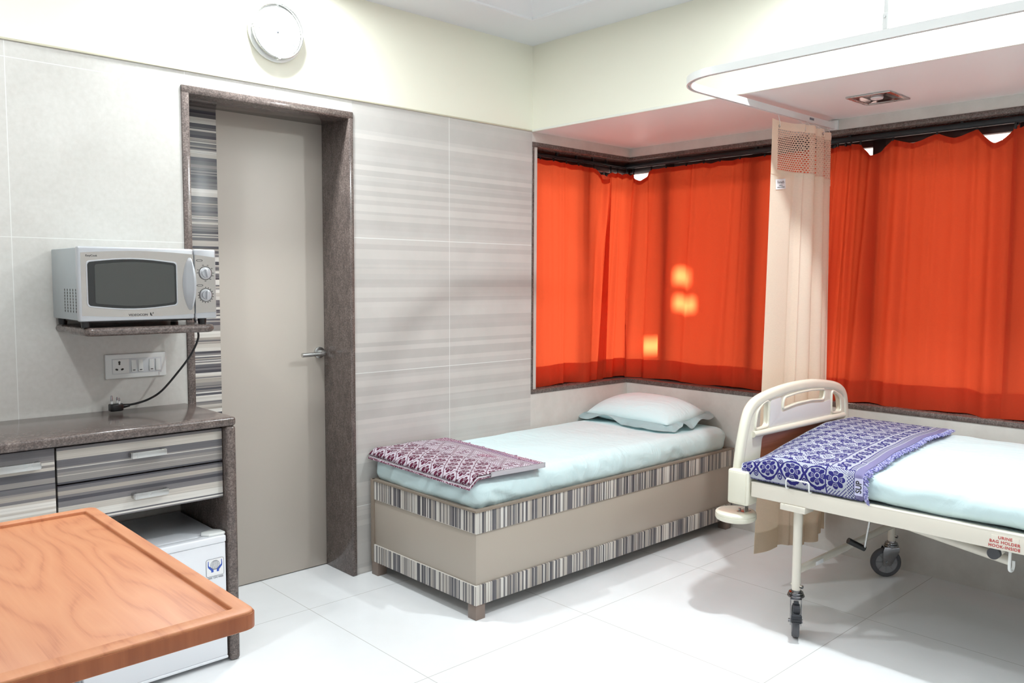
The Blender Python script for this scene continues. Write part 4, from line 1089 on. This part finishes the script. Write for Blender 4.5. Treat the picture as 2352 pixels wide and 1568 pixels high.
# ================================================================== PRIVACY CURTAIN AND TRACK
tr = thing('curtain_track', (.2, -1.24, 2.07), 'white curved curtain track hung from the ceiling around the hospital bed', 'curtain track')
zt0 = 2.072; yT = -1.246; xT = -.525; Rr = .20
pts = [(XD-.004, yT, zt0), (.5, yT, zt0), (.1, yT, zt0), (xT+Rr+.12, yT, zt0)]
for i in range(1, 16): a = PI/2*i/16; pts.append((xT+Rr-Rr*math.sin(a)*1.0, yT-Rr+Rr*math.cos(a), zt0))
pts += [(xT, yT-Rr-.02, zt0), (xT, -2.0, zt0), (xT, -2.8, zt0), (xT, -3.6, zt0), (xT, -4.196, zt0)]
pts.insert(4, (xT+Rr, yT, zt0))
b = BM(); sweep(b, pts, [(-.009, -.014), (-.004, -.014), (-.004, -.006), (.004, -.006), (.004, -.014), (.009, -.014), (.009, .0135), (-.009, .0135)], up_=(0, 0, 1)); obj('rail', b, M_wplas, tr, sharp=.4)
b = BM(); p = smooth_path([(xT, -2.045, 2.085), (xT, -2.045, 2.54)], 2); cyl(b, (xT, -2.045, 2.10), (xT, -2.045, ZC), .0065, seg=14); box(b, xT-.010, xT+.010, -2.053, -2.037, 2.084, 2.135, .004, 3); cyl(b, (xT, -2.045, ZC-.012), (xT, -2.045, ZC), .028, seg=24); obj('hanger_rod', b, M_wplas, tr)
b = BM(); cyl(b, (xT-.014, -2.045, 2.122), (xT-.010, -2.045, 2.122), .004, seg=10); obj('grub_screw', b, M_steel, tr)
b = BM(); box(b, XD-.012, XD, yT-.02, yT+.02, 2.055, 2.10, .002); obj('wall_bracket', b, M_wplas, tr)
b = BM(); box(b, .545, .585, yT-.0102, yT-.0088, zt0-.003, zt0+.007); obj('track_label', b, M_greyink, tr)

def pcurve(s, v):
    """s 0..1 along the width, v 0 top..1 bottom"""
    x = .205+.575*s
    xb = .095+.700*s
    am = 0 if s < .36 else .026*min(1, (s-.36)/.08)
    ph = (s-.36)*34
    y = -1.268+.016*math.sin(s*8+.4)+am*math.sin(ph)*(1-.15*v)-.03*math.exp(-((s-.40)/.05)**2)
    y += -.018*v*math.sin(s*12)-.03*v
    y += .030*math.exp(-((s-.36)/.035)**2)*min(1, v*4)
    x2 = x+(xb-x)*(v**1.2)+.010*math.cos(ph)*(1 if s > .36 else 0)
    ztop = 2.030-.004*s
    zb = .150-.035*min(1, s*1.6)
    return Vector((x2, y, ztop+(zb-ztop)*v))
pcu = thing('privacy_curtain', (.49, -1.268, .12), 'cream hospital privacy curtain gathered beside the bed, netting along its top', 'privacy curtain')
Hh = 2.03-.13
v1, v2 = .026/Hh*1.3, .222/Hh
S_ = lambda u, v, a, c: pcurve(a[0]+(a[1]-a[0])*u, c[0]+(c[1]-c[0])*v)
b = BM(); grid(b, 150, 4, lambda u, v: S_(u, v, (0, 1), (0, v1))); grid(b, 12, 12, lambda u, v: S_(u, v, (0, .115), (v1, v2))); obj('heading_band', b, M_creamc, pcu, sharp=3)
arc = [0]
for i_ in range(600): arc.append(arc[-1]+(pcurve(.115+.885*(i_+1)/600, .08)-pcurve(.115+.885*i_/600, .08)).length)
b = BM(); grid(b, 150, 16, lambda u, v: S_(u, v, (.115, 1), (v1, v2)), uv=lambda u, v: (arc[int(u*600+.5)], v*.195)); obj('netting', b, M_net, pcu, 'see-through cream netting', sharp=3)
b = BM(); grid(b, 170, 40, lambda u, v: S_(u, v, (0, 1), (v2, 1))); obj('cloth', b, M_creamc, pcu, sharp=3)
b = BM(); grid(b, 170, 4, lambda u, v: S_(u, v, (0, 1), (.952, 1))+Vector((0, -.0015, 0))); obj('hem', b, M_creamc, pcu, sharp=3)
b = BM(); grid(b, 170, 2, lambda u, v: S_(u, v, (0, 1), (v2-.003, v2+.009))+Vector((0, -.002, 0))); obj('seam_band', b, M_creamc, pcu, sharp=3)
for s in (.13, .42, .55, .67, .78, .90):
    p = pcurve(s, .006)
    b = BM(); sweep(b, [(p.x+.0055*math.cos(a), p.y-.002, p.z-.012+.0055*math.sin(a)) for a in [2*PI*i/16 for i in range(16)]], circ(.0016, 6), closed=True); ey = obj('eyelet', b, M_steel, pcu)
    b = BM(); tube(b, smooth_path([(p.x, p.y-.004, p.z-.012), (p.x, p.y-.003, p.z+.005), (p.x, yT, zt0-.012)], 4), .0012, 6); obj('hook', b, M_wplas, ey)
pa = pcurve(.15, .148); nrm_ = Vector((0, -1, 0))
b = BM(); Mx = Matrix.Translation(Vector((.287, pa.y-.004, 1.756))) @ Matrix.Rotation(-.12, 4, 'Y'); box(b, -.041, .041, -.0008, .0008, -.022, .022, M=Mx); tg = obj('brand_label', b, M_paper, pcu)
ax_ = Vector((math.cos(.12), 0, math.sin(.12))); ay_ = Vector((-math.sin(.12), 0, math.cos(.12)))
c0 = Vector((.287, pa.y-.0052, 1.756))
text('label_lettering', 'Forsach', .018, c0+ay_*.008, ax_, ay_, M_ink, tg, .0001)
text('label_lettering', 'HOSPITAL', .007, c0-ay_*.006, ax_, ay_, M_ink, tg, .0001)
text('label_lettering', 'CUBICAL CURTAINS', .007, c0-ay_*.014, ax_, ay_, M_ink, tg, .0001)

# ================================================================== SOFFIT LIGHT
lx0, lx1, ly0, ly1 = .365, .572, -1.690, -1.505
t = thing('recessed_spotlight', ((lx0+lx1)/2, (ly0+ly1)/2, ZT), 'square steel framed recessed spotlight, switched off, in the window bay soffit', 'ceiling light')
b = BM(); mx_, my_ = (lx0+lx1)/2, (ly0+ly1)/2
plate(b, [[(lx0, ly0), (lx1, ly0), (lx1, ly1), (lx0, ly1)], [(lx0+.018, ly0+.018), (lx1-.018, ly0+.018), (lx1-.018, ly1-.018), (lx0+.018, ly1-.018)]], (0, 0, ZT-.007), (1, 0, 0), (0, 1, 0), .0065, bev=.0015); obj('frame', b, M_steel, t)
b = BM(); bb = bmesh.new()
o_ = [bb.verts.new((x, y, ZT-.004)) for x, y in ((lx0+.018, ly0+.018), (lx1-.018, ly0+.018), (lx1-.018, ly1-.018), (lx0+.018, ly1-.018))]
i_ = [bb.verts.new((x, y, ZT-.0015)) for x, y in ((lx0+.05, ly0+.05), (lx1-.05, ly0+.05), (lx1-.05, ly1-.05), (lx0+.05, ly1-.05))]
for k in range(4): bb.faces.new((o_[k], o_[(k+1) % 4], i_[(k+1) % 4], i_[k]))
bb.faces.new(i_); merge(b, bb, smooth=False); obj('reflector', b, mat('brown_glass_reflector', (120, 96, 92), .12, .8), t)
b = BM(); lathe(b, (mx_-.01, my_, ZT-.002), (0, 0, -1), [(.026, 0), (.024, .006), (.012, .009), (0, .009)], 24); obj('lamp', b, mat('frosted_lamp_glass', (235, 225, 222), .15), t)
b = BM(); cyl(b, (lx0+.028, ly0+.03, ZT-.003), (lx0+.028, ly0+.03, ZT-.008), .004, seg=10); obj('clip_screw', b, M_chrome, t)

# ================================================================== SUN BLOCKER outside, wall added to hold back sun, slots shape the curtain patches
nx = 2.3
def slot(y0, y1, z0, z1):
    k = (nx-XR)/-SUN_D.x; oy = -SUN_D.y*k; oz = -SUN_D.z*k
    return [(y0+oy, z0+oz), (y1+oy, z0+oz), (y1+oy, z1+oz), (y0+oy, z1+oz)]
b = BM(); plate(b, [[(-6, .2), (2.5, .2), (2.5, 4.2), (-6, 4.2)], slot(-.43, -.27, 1.16, 1.30), slot(-.39, -.27, 1.312, 1.46), slot(-.20, -.06, .90, 1.05)], (nx, 0, 0), (0, 1, 0), (0, 0, 1), .12)
tag(obj('sun_blocker_wall', b, mat('pale_blocker_render', (236, 220, 214), .8), None), 'pale outdoor wall added to block the sun, glimpsed in the gaps above the orange curtains', 'wall')
